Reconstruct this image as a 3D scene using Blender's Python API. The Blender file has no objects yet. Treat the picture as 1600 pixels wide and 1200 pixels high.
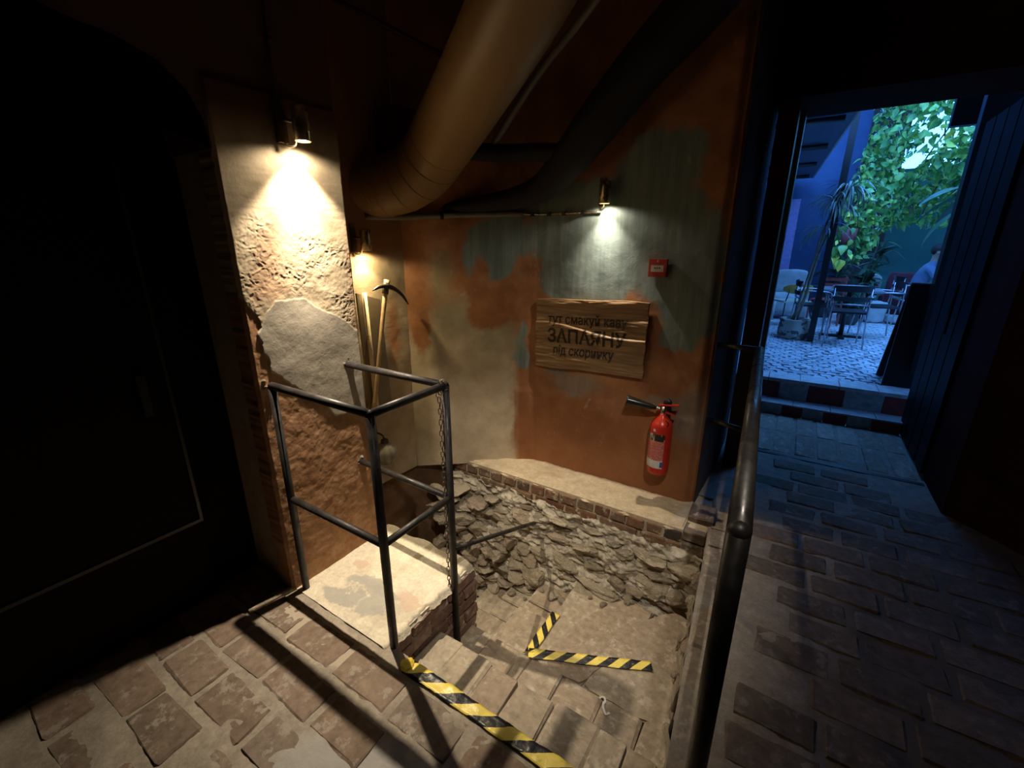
import bpy, bmesh, math, random
import numpy as np
from mathutils import Vector, Matrix

S = bpy.context.scene
COL = S.collection
random.seed(7)
RNG = np.random.default_rng(11)

# ------------------------------------------------------------------ camera, world, light set-up
cam_d = bpy.data.cameras.new('camera')
cam_d.sensor_width = 36.0
cam_d.lens = 36.0 * 685.0 / 1600.0
cam_d.clip_start = 0.02
cam = bpy.data.objects.new('camera', cam_d)
COL.objects.link(cam)
cam.location = (0, 0, 1.6)
cam.rotation_euler = (math.radians(90 - 17.5), 0, math.radians(32.6))
S.camera = cam

S.view_settings.view_transform = 'Standard'
S.view_settings.look = 'None'
S.view_settings.gamma = 1.0
S.view_settings.exposure = 0.3
S.view_settings.use_curve_mapping = False
try:
    S.cycles.use_denoising = True
    S.cycles.denoiser = 'OPENIMAGEDENOISE'
    S.cycles.sample_clamp_indirect = 4.0
    S.cycles.max_bounces = 8
except Exception:
    pass

world = bpy.data.worlds.new('dusk_sky')
S.world = world
world.use_nodes = True
wb = world.node_tree.nodes['Background']
wb.inputs[0].default_value = (0.09, 0.33, 1.0, 1)
wb.inputs[1].default_value = 5.8

WARM = (1.0, 0.845, 0.64)
SPOT_W = dict(pier=(118.0, 44.0, 4.0), niche=(15.0, 8.0, 4.0), wall=(20.0, 24.0, 3.0), right=105.0)

# ------------------------------------------------------------------ noise helpers
def _hash(ix, iy, iz, seed):
    h = (ix * 374761393 + iy * 668265263 + iz * 2147483647 + seed * 1274126177) & 0xFFFFFFFF
    h = ((h ^ (h >> 13)) * 1274126177) & 0xFFFFFFFF
    h = (h ^ (h >> 16)) & 0xFFFFFFFF
    return h / 4294967295.0

def vnoise(P, seed=0):
    P = np.asarray(P, float)
    I = np.floor(P).astype(np.int64)
    F = P - I
    F = F * F * (3 - 2 * F)
    out = 0
    for dx in (0, 1):
        for dy in (0, 1):
            for dz in (0, 1):
                w = (F[:, 0] if dx else 1 - F[:, 0]) * (F[:, 1] if dy else 1 - F[:, 1]) * (F[:, 2] if dz else 1 - F[:, 2])
                out = out + w * _hash(I[:, 0] + dx, I[:, 1] + dy, I[:, 2] + dz, seed)
    return out * 2 - 1

def fbm(P, scale=1.0, octv=4, seed=0, gain=0.5):
    P = np.asarray(P, float) * scale
    a, s, out = 1.0, 0.0, 0
    for k in range(octv):
        out = out + a * vnoise(P, seed + k * 17)
        s += a
        a *= gain
        P = P * 2.03 + 5.1
    return out / s

def sstep(a, b, x):
    t = np.clip((x - a) / (b - a), 0, 1)
    return t * t * (3 - 2 * t)

# ------------------------------------------------------------------ materials
class MT:
    def __init__(self, name, rough=0.8, metal=0.0, spec=0.5):
        m = bpy.data.materials.new(name)
        m.use_nodes = True
        self.m = m
        self.t = m.node_tree
        self.b = self.t.nodes['Principled BSDF']
        self.b.inputs['Roughness'].default_value = rough
        self.b.inputs['Metallic'].default_value = metal
        self.b.inputs['Specular IOR Level'].default_value = spec
        self.tc = self.t.nodes.new('ShaderNodeTexCoord')
        self.P = self.tc.outputs['Object']
    def n(self, kind, **kw):
        nd = self.t.nodes.new(kind)
        for k, v in kw.items():
            setattr(nd, k, v)
        return nd
    def l(self, a, b):
        self.t.links.new(a, b)
    def set(self, sock, v):
        if isinstance(v, bpy.types.NodeSocket):
            self.l(v, sock)
        elif isinstance(v, (tuple, list)) and len(v) == 3 and sock.type == 'RGBA':
            sock.default_value = (*v, 1)
        else:
            sock.default_value = v
    def vec(self, op, a, b=None):
        nd = self.n('ShaderNodeVectorMath', operation=op)
        self.set(nd.inputs[0], a)
        if b is not None:
            self.set(nd.inputs[1], b)
        return nd.outputs['Value'] if op in ('LENGTH', 'DOT_PRODUCT', 'DISTANCE') else nd.outputs[0]
    def math(self, op, a, b=0.0, c=0.0, clamp=False):
        nd = self.n('ShaderNodeMath', operation=op, use_clamp=clamp)
        self.set(nd.inputs[0], a); self.set(nd.inputs[1], b)
        if op in ('MULTIPLY_ADD', 'SMOOTH_MIN', 'SMOOTH_MAX'):
            self.set(nd.inputs[2], c)
        return nd.outputs[0]
    def noise(self, scale=5, detail=4, rough=0.55, P=None, dist=0.0, color=False):
        nd = self.n('ShaderNodeTexNoise')
        self.l(P or self.P, nd.inputs['Vector'])
        nd.inputs['Scale'].default_value = scale
        nd.inputs['Detail'].default_value = detail
        nd.inputs['Roughness'].default_value = rough
        nd.inputs['Distortion'].default_value = dist
        return nd.outputs['Color'] if color else nd.outputs['Fac']
    def voro(self, scale=5, P=None, feature='F1', rnd=1.0):
        nd = self.n('ShaderNodeTexVoronoi', feature=feature)
        self.l(P or self.P, nd.inputs['Vector'])
        nd.inputs['Scale'].default_value = scale
        nd.inputs['Randomness'].default_value = rnd
        return nd.outputs['Distance']
    def range(self, v, a, b, c=0.0, d=1.0, smooth=True):
        nd = self.n('ShaderNodeMapRange', interpolation_type='SMOOTHSTEP' if smooth else 'LINEAR')
        self.l(v, nd.inputs['Value'])
        for i, x in zip((1, 2, 3, 4), (a, b, c, d)):
            nd.inputs[i].default_value = x
        return nd.outputs[0]
    def mix(self, f, a, b, mode='MIX'):
        nd = self.n('ShaderNodeMix', data_type='RGBA', blend_type=mode)
        self.set(nd.inputs[0], f)
        self.set(nd.inputs[6], a); self.set(nd.inputs[7], b)
        return nd.outputs[2]
    def ramp(self, v, stops):
        nd = self.n('ShaderNodeValToRGB')
        self.l(v, nd.inputs[0])
        e = nd.color_ramp.elements
        while len(e) < len(stops):
            e.new(0.5)
        for el, (p, c) in zip(e, stops):
            el.position = p; el.color = (*c, 1)
        return nd.outputs[0]
    def scaleP(self, sx, sy, sz):
        return self.vec('MULTIPLY', self.P, (sx, sy, sz))
    def bump(self, h, strength=0.5, dist=0.01):
        nd = self.n('ShaderNodeBump')
        nd.inputs['Strength'].default_value = strength
        nd.inputs['Distance'].default_value = dist
        self.l(h, nd.inputs['Height'])
        prev = self.b.inputs['Normal'].links
        if prev:
            self.l(prev[0].from_socket, nd.inputs['Normal'])
        self.l(nd.outputs[0], self.b.inputs['Normal'])
    def color(self, c):
        self.set(self.b.inputs['Base Color'], c)
        return self
    def emit(self, c, s):
        self.set(self.b.inputs['Emission Color'], c)
        self.b.inputs['Emission Strength'].default_value = s
        return self
    def rnd(self):
        return self.n('ShaderNodeObjectInfo').outputs['Random']
    def blobs(self, items, amp=0.10, nscale=3.2, soft=0.18, axes='xz', fine=0.03):
        nz = self.noise(nscale, 3, 0.6, color=True)
        off = self.vec('MULTIPLY', self.vec('SUBTRACT', nz, (0.5, 0.5, 0.5)), (amp * 2,) * 3)
        nz2 = self.noise(nscale * 7, 2, 0.6, color=True)
        off2 = self.vec('MULTIPLY', self.vec('SUBTRACT', nz2, (0.5, 0.5, 0.5)), (fine * 2,) * 3)
        Q = self.vec('ADD', self.vec('ADD', self.P, off), off2)
        out = None
        for (u, v, ru, rv) in items:
            c = (u, 0, v) if axes == 'xz' else ((0, u, v) if axes == 'yz' else (u, v, 0))
            s = (1 / ru, 0, 1 / rv) if axes == 'xz' else ((0, 1 / ru, 1 / rv) if axes == 'yz' else (1 / ru, 1 / rv, 0))
            d = self.vec('LENGTH', self.vec('MULTIPLY', self.vec('SUBTRACT', Q, c), s))
            k = self.range(d, 1 + soft, 1 - soft)
            out = k if out is None else self.math('MAXIMUM', out, k)
        return out

def simple(name, c, rough=0.7, metal=0.0, var=0.15, scale=20, bump=0.0, spec=0.5):
    t = MT(name, rough, metal, spec)
    f = t.noise(scale, 3)
    d = tuple(x * (1 - var) for x in c); e = tuple(min(1, x * (1 + var)) for x in c)
    t.color(t.ramp(f, [(0.3, d), (0.7, e)]))
    if bump:
        t.bump(t.noise(scale * 2.5, 3), bump, 0.004)
    return t.m

# painted back wall: orange lime paint with grey-teal and cream areas
def make_wall_paint():
    t = MT('lime_paint', 0.62)
    n1 = t.noise(6, 5, 0.6); st = t.noise(1, 4, 0.6, P=t.scaleP(26, 26, 2.2))
    orange = t.ramp(n1, [(0.3, (0.28, 0.108, 0.038)), (0.55, (0.39, 0.168, 0.070)), (0.75, (0.50, 0.25, 0.12))])
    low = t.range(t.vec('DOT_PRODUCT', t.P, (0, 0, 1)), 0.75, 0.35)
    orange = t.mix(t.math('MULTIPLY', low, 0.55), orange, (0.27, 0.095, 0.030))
    teal = t.ramp(st, [(0.3, (0.135, 0.185, 0.185)), (0.7, (0.235, 0.295, 0.285))])
    cream = t.ramp(n1, [(0.3, (0.46, 0.37, 0.25)), (0.7, (0.66, 0.56, 0.41))])
    green = t.ramp(n1, [(0.3, (0.26, 0.24, 0.15)), (0.7, (0.38, 0.34, 0.22))])
    c = orange
    tealm = t.blobs([(-1.779, 1.575, .15, .2), (-1.437, 1.637, .257, .14), (-1.033, 1.596, .46, .24), (-.642, 1.544, .29, .29),
                     (-.763, 2.023, .25, .2), (-1.237, 1.40, .36, .14), (-.504, 1.26, .19, .22), (-.554, 1.065, .12, .10),
                     (-.908, 1.795, .45, .213), (-.531, 1.75, .15, .16), 
                     (-1.10, 1.85, .55, .15), (-1.72, 1.68, .12, .16), (-1.61, .909, .04, .17)], 0.11, 3.0, 0.14)
    c = t.mix(tealm, c, teal)
    small = t.blobs([(-1.206, .67, .20, .07), (-1.36, .74, .10, .05), (-.44, .58, .08, .17), (-.60, .66, .12, .05)], 0.10, 5.0, 0.45)
    c = t.mix(t.math('MULTIPLY', small, 0.7), c, t.mix(0.3, teal, orange))
    creamm = t.blobs([(-1.95, .629, .30, .60), (-1.90, .75, .25, .33), (-2.278, .393, .147, .613), (-2.068, .01, .45, .33),
                      (-2.0, .92, .17, .26), (-1.80, .30, .15, .45), (-2.36, .6, .12, .5)], 0.07, 3.0, 0.22)
    xx = t.vec('DOT_PRODUCT', t.P, (1, 0, 0))
    creamm = t.math('MULTIPLY', creamm, t.range(xx, -1.62, -1.66))
    c = t.mix(creamm, c, cream)
    gm = t.blobs([(-2.06, 1.40, .07, .20), (-1.95, 1.12, .16, .13), (-1.75, .98, .12, .12)], 0.06, 4, 0.6)
    c = t.mix(t.math('MULTIPLY', gm, 0.7), c, green)
    om = t.blobs([(-1.552, 1.318, .075, .24), (-1.80, 1.144, .12, .12), (-2.19, 1.107, .05, .22), (-.435, 2.0, .1, .2),
                  (-1.577, 1.98, .2, .08), (-1.86, 1.33, .05, .2), (-.80, .95, .5, .05)], 0.06, 4, 0.25)
    c = t.mix(om, c, orange)
    # pale trowel scratches and worn edges
    sc = t.range(t.noise(9, 6, 0.7, P=t.scaleP(1, 1, 0.6), dist=1.5), 0.62, 0.70)
    c = t.mix(t.math('MULTIPLY', sc, 0.35), c, (0.55, 0.50, 0.40))
    dk = t.noise(2.3, 4, 0.6)
    c = t.mix(0.6, c, t.ramp(dk, [(0.3, (0.55, 0.52, 0.50)), (0.7, (1, 1, 1))]), 'MULTIPLY')
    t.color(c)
    t.bump(t.noise(7, 6, 0.62, dist=0.4), 0.28, 0.014)
    t.bump(st, 0.20, 0.004)
    t.bump(t.noise(60, 4), 0.15, 0.003)
    return t.m
M = {}
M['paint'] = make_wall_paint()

def make_pier():
    t = MT('pier_stucco', 0.85, spec=0.3)
    n1 = t.noise(11, 6, 0.65)
    cream = t.ramp(n1, [(0.3, (0.40, 0.31, 0.20)), (0.7, (0.56, 0.46, 0.32))])
    grey = t.ramp(t.noise(8, 5), [(0.3, (0.34, 0.30, 0.24)), (0.7, (0.46, 0.41, 0.33))])
    brown = t.ramp(t.noise(14, 6, 0.7), [(0.25, (0.26, 0.13, 0.065)), (0.5, (0.40, 0.215, 0.11)), (0.8, (0.54, 0.35, 0.21))])
    def attr(nm):
        nd = t.n('ShaderNodeAttribute'); nd.attribute_name = nm; return nd.outputs['Fac']
    c = cream
    c = t.mix(t.math('MULTIPLY', t.blobs([(1.0, 1.45, .07, .08), (1.02, 1.58, .05, .07), (1.42, 1.35, .03, .3)], .06, 7, .4, 'yz'), .6), c, (0.50, 0.29, 0.17))
    c = t.mix(attr('brown'), c, brown)
    c = t.mix(attr('patch'), c, grey)
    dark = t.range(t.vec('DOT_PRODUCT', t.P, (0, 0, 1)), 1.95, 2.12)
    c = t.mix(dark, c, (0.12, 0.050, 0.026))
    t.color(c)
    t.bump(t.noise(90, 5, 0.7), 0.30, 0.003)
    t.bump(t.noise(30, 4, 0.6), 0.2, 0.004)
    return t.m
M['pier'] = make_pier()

def plaster(name, lo, hi, scale=7, rough=0.8, b=0.4, spec=0.5):
    t = MT(name, rough, spec=spec)
    t.color(t.ramp(t.noise(scale, 6, 0.65), [(0.3, lo), (0.7, hi)]))
    t.bump(t.noise(scale * 2, 6, 0.6, dist=0.3), b, 0.012)
    t.bump(t.noise(80, 3), 0.15, 0.003)
    return t.m
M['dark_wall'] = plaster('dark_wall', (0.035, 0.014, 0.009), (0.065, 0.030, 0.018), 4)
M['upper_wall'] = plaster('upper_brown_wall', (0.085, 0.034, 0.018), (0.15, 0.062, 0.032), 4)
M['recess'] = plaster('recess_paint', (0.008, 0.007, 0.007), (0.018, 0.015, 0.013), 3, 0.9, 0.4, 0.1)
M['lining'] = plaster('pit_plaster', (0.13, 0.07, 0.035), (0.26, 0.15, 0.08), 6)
M['ceiling'] = plaster('ceiling_paint', (0.30, 0.22, 0.16), (0.42, 0.32, 0.24), 3)  # ceiling tone raised to bounce light onto the upper walls
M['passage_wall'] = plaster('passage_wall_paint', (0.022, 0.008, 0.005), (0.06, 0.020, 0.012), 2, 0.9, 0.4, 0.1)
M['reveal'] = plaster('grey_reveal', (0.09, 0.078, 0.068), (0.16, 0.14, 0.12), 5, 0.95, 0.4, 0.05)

def make_mortar(name, lo, hi, stain=(0.20, 0.17, 0.14), smear=True, bs=0.6, patches=()):
    t = MT(name, 0.92, spec=0.2)
    c = t.ramp(t.noise(13, 7, 0.68), [(0.25, lo), (0.7, hi)])
    c = t.mix(0.5, c, t.ramp(t.noise(70, 5, 0.75), [(0.3, (0.62, 0.60, 0.58)), (0.7, (1.25, 1.22, 1.18))]), 'MULTIPLY')
    c = t.mix(t.range(t.noise(3.2, 5, 0.6), 0.55, 0.68, 0, 0.55), c, stain)
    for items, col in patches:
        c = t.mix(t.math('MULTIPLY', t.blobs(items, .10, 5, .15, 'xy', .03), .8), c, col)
    t.color(c)
    t.bump(t.noise(45, 6, 0.7), bs, 0.006)
    t.bump(t.noise(11, 5, 0.6), bs * 0.8, 0.012)
    return t.m
M['mortar'] = make_mortar('floor_mortar', (0.24, 0.205, 0.16), (0.42, 0.37, 0.30), patches=[([(-.80, .42, .40, .28)], (.40, .39, .37)), ([(-1.5, .80, .36, .08)], (.48, .40, .31)), ([(1.05, 1.4, .72, 1.9), (.9, -.2, .7, .7)], (.12, .10, .08))])  # final patch pair paints the right floor's shade into the mortar colour
M['platform'] = make_mortar('cream_mortar', (0.60, 0.53, 0.40), (0.82, 0.75, 0.60), (0.46, 0.41, 0.33), patches=[([(-1.52, 1.10, .13, .05), (-1.42, 1.02, .09, .06), (-1.60, 1.0, .10, .05)], (.40, .385, .34)), ([(-1.33, 1.13, .07, .05), (-1.68, 1.2, .06, .04)], (.62, .47, .35))], bs=.9)
M['ledge_mortar'] = make_mortar('ledge_mortar', (0.48, 0.39, 0.26), (0.72, 0.62, 0.45), (0.45, 0.33, 0.21), bs=0.9)
M['rubble_mortar'] = make_mortar('rubble_mortar', (0.40, 0.35, 0.27), (0.76, 0.71, 0.60), (0.33, 0.27, 0.20), bs=1.2)
M['kerb_mortar'] = make_mortar('kerb_mortar', (0.28, 0.24, 0.19), (0.50, 0.45, 0.36))

def make_brick(name, stops, smear=(0.42, 0.37, 0.30), amount=0.45, bs=0.5):
    t = MT(name, 0.88, spec=0.25)
    r = t.rnd()
    off = t.n('ShaderNodeCombineXYZ')
    t.l(t.math('MULTIPLY', r, 37.0), off.inputs[0]); t.l(t.math('MULTIPLY', r, 91.0), off.inputs[1])
    P2 = t.vec('ADD', t.P, off.outputs[0])
    base = t.ramp(r, stops)
    base = t.mix(0.75, base, t.ramp(t.noise(28, 5, 0.65, P=P2), [(0.25, (0.45, 0.42, 0.40)), (0.75, (1.25, 1.2, 1.15))]), 'MULTIPLY')
    c = t.mix(t.math('MULTIPLY', t.range(t.noise(16, 6, 0.7, P=P2), 0.54, 0.64), amount + 0.3), base, smear)
    t.color(c)
    t.bump(t.noise(60, 5, 0.7, P=P2), bs, 0.004)
    t.bump(t.noise(18, 4, 0.6, P=P2), bs, 0.008)
    return t.m
M['brick'] = make_brick('floor_brick', [(0.0, (0.20, 0.155, 0.12)), (0.35, (0.27, 0.20, 0.15)), (0.6, (0.24, 0.20, 0.16)), (0.85, (0.29, 0.185, 0.135)), (1.0, (0.21, 0.17, 0.14))], (0.38, 0.33, 0.27), 0.4)
M['tread_brick'] = make_brick('tread_brick', [(0.0, (0.34, 0.29, 0.22)), (0.4, (0.41, 0.355, 0.27)), (0.7, (0.34, 0.275, 0.205)), (1.0, (0.44, 0.39, 0.30))], (0.54, 0.48, 0.385), 0.35)
M['ledge_brick'] = make_brick('ledge_brick', [(0.0, (0.19, 0.095, 0.060)), (0.4, (0.29, 0.16, 0.10)), (0.7, (0.26, 0.18, 0.125)), (0.9, (0.07, 0.055, 0.055)), (1.0, (0.36, 0.22, 0.14))], (0.58, 0.50, 0.38), 0.45)
M['side_brick'] = make_brick('side_brick', [(0.0, (0.19, 0.11, 0.09)), (0.5, (0.30, 0.19, 0.15)), (1.0, (0.36, 0.24, 0.18))], (0.40, 0.33, 0.27), 0.5)
M['stone'] = make_brick('rubble_stone', [(0.0, (0.44, 0.38, 0.28)), (0.3, (0.56, 0.50, 0.38)), (0.6, (0.62, 0.55, 0.42)), (0.8, (0.44, 0.34, 0.26)), (1.0, (0.52, 0.47, 0.38))], (0.70, 0.64, 0.51), 0.45, 1.0)

def steel(name, c=(0.055, 0.05, 0.046), rough=0.42, metal=0.7):
    t = MT(name, rough, metal)
    f = t.noise(30, 5, 0.7)
    t.color(t.ramp(f, [(0.35, c), (0.62, tuple(x * 1.6 for x in c)), (0.85, (0.09, 0.075, 0.06))]))
    t.l(t.range(t.noise(14, 4), 0.3, 0.7, rough * 0.7, rough * 1.4), t.b.inputs['Roughness'])
    t.bump(f, 0.1, 0.002)
    return t.m
M['steel'] = steel('brushed_dark_steel', (0.024, 0.021, 0.020), 0.46, 0.4)
M['rail_right'] = steel('smooth_dark_steel', (0.035, 0.032, 0.03), 0.34, 0.5)
M['chain'] = steel('chain_steel', (0.13, 0.11, 0.085), 0.45, 0.8)
M['brass'] = steel('lamp_metal', (0.34, 0.29, 0.20), 0.28, 0.9)
M['lampdark'] = simple('dark_lamp_metal', (0.07, 0.05, 0.035), 0.5, 0.4)
t = MT('lamp_glow', 0.5); t.color((1, .9, .6)); t.emit((1.0, 0.80, 0.36), 14.0); M['glow'] = t.m
M['duct'] = simple('brown_duct_paint', (0.20, 0.115, 0.043), 0.5, 0.0, 0.08, 3, 0.03)
M['dark_pipe'] = simple('black_pipe_wrap', (0.008, 0.007, 0.009), 0.8, 0.0, 0.3, 6, 0.2)
M['grey_pipe'] = simple('grey_conduit', (0.15, 0.14, 0.12), 0.5, 0.0, 0.15, 10)
M['black'] = simple('black_plastic', (0.012, 0.012, 0.012), 0.4)
M['red'] = simple('extinguisher_red', (0.50, 0.028, 0.015), 0.28, 0.0, 0.1, 6)
M['call_red'] = simple('call_point_red', (0.48, 0.05, 0.04), 0.4)
M['white'] = simple('off_white_plastic', (0.62, 0.60, 0.58), 0.5)
M['chrome'] = simple('bright_metal', (0.6, 0.58, 0.5), 0.25, 1.0)

def make_wood_sign():
    t = MT('carved_timber', 0.5)
    g = t.noise(1, 6, 0.65, P=t.scaleP(3, 3, 45), dist=0.6)
    c = t.ramp(g, [(0.25, (0.12, 0.062, 0.026)), (0.5, (0.28, 0.165, 0.078)), (0.75, (0.46, 0.31, 0.16))])
    t.color(c)
    t.bump(g, 0.6, 0.006)
    return t.m
M['sign'] = make_wood_sign()
M['ink'] = simple('burnt_lettering', (0.022, 0.014, 0.009), 0.65, 0, 0.4, 60)

def make_tape(name, period, slant):
    t = MT(name, 0.38)
    uv = t.n('ShaderNodeUVMap').outputs[0]
    sep = t.n('ShaderNodeSeparateXYZ'); t.l(uv, sep.inputs[0])
    s = t.math('FRACT', t.math('DIVIDE', t.math('ADD', sep.outputs[0], t.math('MULTIPLY', sep.outputs[1], slant)), period))
    k = t.math('GREATER_THAN', s, 0.52)
    wear = t.range(t.noise(40, 6, 0.75), 0.60, 0.64)
    blk = t.mix(t.math('MULTIPLY', wear, 0.6), (0.012, 0.012, 0.014), (0.35, 0.30, 0.16))
    yel = t.mix(t.math('MULTIPLY', t.range(t.noise(23, 6, 0.7), 0.58, 0.66), 0.55), (0.86, 0.69, 0.13), (0.45, 0.36, 0.15))
    t.color(t.mix(k, yel, blk))
    t.bump(t.noise(35, 3), 0.5, 0.006)
    return t.m
M['tape'] = make_tape('hazard_tape', 0.150, -1.6)
M['tape_small'] = make_tape('hazard_tape_narrow', 0.105, -1.2)

# ------------------------------------------------------------------ mesh helpers
def tag(o, label=None, cat=None, group=None, kind=None):
    if label: o['label'] = label
    if cat: o['category'] = cat
    if group: o['group'] = group
    if kind: o['kind'] = kind
    return o

def empty(name, loc=(0, 0, 0), rz=0.0, label=None, cat=None, group=None):
    o = bpy.data.objects.new(name, None)
    o.empty_display_size = 0.05
    COL.objects.link(o)
    o.location = loc
    o.rotation_euler = (0, 0, rz)
    return tag(o, label, cat, group)

def link(name, me, mat=None, parent=None, loc=None, rot=None, scale=None):
    o = bpy.data.objects.new(name, me)
    COL.objects.link(o)
    if mat is not None and not me.materials:
        me.materials.append(mat)
    if parent: o.parent = parent
    if loc is not None: o.location = loc
    if rot is not None: o.rotation_euler = rot
    if scale is not None: o.scale = scale
    return o

def pymesh(name, v, f, smooth=False):
    me = bpy.data.meshes.new(name)
    me.from_pydata([tuple(map(float, p)) for p in v], [], f)
    if smooth:
        me.polygons.foreach_set('use_smooth', [True] * len(me.polygons))
    me.update()
    return me

def bm_mesh(name, bm, smooth=False, recalc=True):
    if recalc:
        bmesh.ops.recalc_face_normals(bm, faces=bm.faces[:])
    me = bpy.data.meshes.new(name)
    bm.to_mesh(me); bm.free()
    if smooth:
        me.polygons.foreach_set('use_smooth', [True] * len(me.polygons))
    return me

def add_box(bm, x0, x1, y0, y1, z0, z1, M4=None):
    vs = [bm.verts.new((x, y, z)) for z in (z0, z1) for y in (y0, y1) for x in (x0, x1)]
    for f in ((0, 2, 3, 1), (4, 5, 7, 6), (0, 1, 5, 4), (2, 6, 7, 3), (0, 4, 6, 2), (1, 3, 7, 5)):
        bm.faces.new([vs[i] for i in f])
    if M4 is not None:
        for v in vs: v.co = M4 @ v.co
    return vs

def bevelled(bm, w=0.004, seg=2, angle=0.6):
    es = [e for e in bm.edges if len(e.link_faces) == 2 and e.calc_face_angle(0) > angle]
    bmesh.ops.bevel(bm, geom=es, offset=w, segments=seg, affect='EDGES', profile=0.6)

def box_obj(name, b, mat, parent=None, bev=0.003, loc=None, rot=None):
    bm = bmesh.new(); add_box(bm, *b)
    if bev: bevelled(bm, bev, 2)
    return link(name, bm_mesh(name, bm), mat, parent, loc, rot)

def prism_bm(bm, pts, z0, z1):
    a = [bm.verts.new((x, y, z0)) for x, y in pts]; b = [bm.verts.new((x, y, z1)) for x, y in pts]
    n = len(pts)
    bm.faces.new(a[::-1]); bm.faces.new(b)
    for i in range(n):
        bm.faces.new((a[i], a[(i + 1) % n], b[(i + 1) % n], b[i]))

def prism_obj(name, pts, z0, z1, mat, parent=None, bev=0):
    bm = bmesh.new(); prism_bm(bm, pts, z0, z1)
    if bev: bevelled(bm, bev, 2)
    return link(name, bm_mesh(name, bm), mat, parent)

def add_tube(bm, pts, rad, seg=12, cap=True, caps_round=False):
    pts = [Vector(p) for p in pts]
    n = len(pts)
    rs = rad if hasattr(rad, '__len__') else [rad] * n
    prev_u = None; rings = []
    for i, p in enumerate(pts):
        d = (pts[min(i + 1, n - 1)] - pts[max(i - 1, 0)])
        if d.length < 1e-9: d = Vector((0, 0, 1))
        d.normalize()
        if prev_u is None:
            u = d.cross(Vector((0, 0, 1)))
            if u.length < 1e-3: u = d.cross(Vector((1, 0, 0)))
        else:
            u = prev_u - d * prev_u.dot(d)
        u.normalize(); w = d.cross(u); prev_u = u
        rings.append([bm.verts.new(p + (u * math.cos(2 * math.pi * k / seg) + w * math.sin(2 * math.pi * k / seg)) * rs[i]) for k in range(seg)])
    for a, b in zip(rings, rings[1:]):
        for k in range(seg):
            bm.faces.new((a[k], a[(k + 1) % seg], b[(k + 1) % seg], b[k]))
    if cap:
        bm.faces.new(rings[0][::-1]); bm.faces.new(rings[-1])
    return rings

def tube_obj(name, pts, rad, mat, parent=None, seg=16, cap=True, smooth=True):
    bm = bmesh.new(); add_tube(bm, pts, rad, seg, cap)
    return link(name, bm_mesh(name, bm, smooth), mat, parent)

def add_lathe(bm, prof, seg=24, M4=None):
    rings = []
    for r, z in prof:
        rings.append([bm.verts.new((max(r, 1e-5) * math.cos(2 * math.pi * k / seg), max(r, 1e-5) * math.sin(2 * math.pi * k / seg), z)) for k in range(seg)])
    for a, b in zip(rings, rings[1:]):
        for k in range(seg):
            bm.faces.new((a[k], a[(k + 1) % seg], b[(k + 1) % seg], b[k]))
    if M4 is not None:
        for rg in rings:
            for v in rg: v.co = M4 @ v.co

def lathe_obj(name, prof, mat, parent=None, seg=24, loc=None, rot=None, smooth=True):
    bm = bmesh.new(); add_lathe(bm, prof, seg)
    o = link(name, bm_mesh(name, bm, smooth), mat, parent, loc, rot)
    return o

def smooth_path(pts, k=6):
    P = [Vector(p) for p in pts]; out = []
    Q = [P[0] * 2 - P[1]] + P + [P[-1] * 2 - P[-2]]
    for i in range(1, len(Q) - 2):
        for j in range(k):
            t = j / k; a, b, c, d = Q[i - 1], Q[i], Q[i + 1], Q[i + 2]
            out.append(0.5 * ((2 * b) + (c - a) * t + (2 * a - 5 * b + 4 * c - d) * t * t + (3 * b - a - 3 * c + d) * t ** 3))
    out.append(P[-1])
    return out

def grid_obj(name, fn, nu, nv, mat, parent=None, smooth=True, extra=None):
    """surface from fn(U,V)->Nx3, plus optional solid backing boxes in the same mesh"""
    u, v = np.meshgrid(np.linspace(0, 1, nu), np.linspace(0, 1, nv), indexing='ij')
    P = fn(u.ravel(), v.ravel())
    idx = np.arange(nu * nv).reshape(nu, nv)
    F = np.stack([idx[:-1, :-1].ravel(), idx[1:, :-1].ravel(), idx[1:, 1:].ravel(), idx[:-1, 1:].ravel()], 1)
    V = P.tolist(); F = F.tolist()
    if extra:
        for pts, z0, z1 in extra:
            b = len(V); n = len(pts)
            V += [[x, y, z0] for x, y in pts] + [[x, y, z1] for x, y in pts]
            F.append([b + i for i in range(n)][::-1]); F.append([b + n + i for i in range(n)])
            for i in range(n):
                F.append([b + i, b + (i + 1) % n, b + n + (i + 1) % n, b + n + i])
    me = pymesh(name, V, F, False)
    if smooth:
        fl = [True] * ((nu - 1) * (nv - 1)) + [False] * (len(F) - (nu - 1) * (nv - 1))
        me.polygons.foreach_set('use_smooth', fl)
    return link(name, me, mat, parent)

def structure(o, label=None):
    o['kind'] = 'structure'
    if label: o['label'] = label
    return o

# brick variants: unit block (1 x 1 x 1, centred) worn and chipped, scaled per object
def brick_variants(n, dims, bev, jit, seed):
    out = []
    rr = random.Random(seed)
    for k in range(n):
        bm = bmesh.new()
        add_box(bm, -dims[0] / 2, dims[0] / 2, -dims[1] / 2, dims[1] / 2, -dims[2] / 2, dims[2] / 2)
        bmesh.ops.bevel(bm, geom=bm.edges[:], offset=bev, segments=1, affect='EDGES')
        for v in bm.verts:
            v.co += Vector((rr.uniform(-jit, jit), rr.uniform(-jit, jit), rr.uniform(-jit, jit) * 0.6))
        out.append(bm_mesh('brick', bm))
    return out

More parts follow.
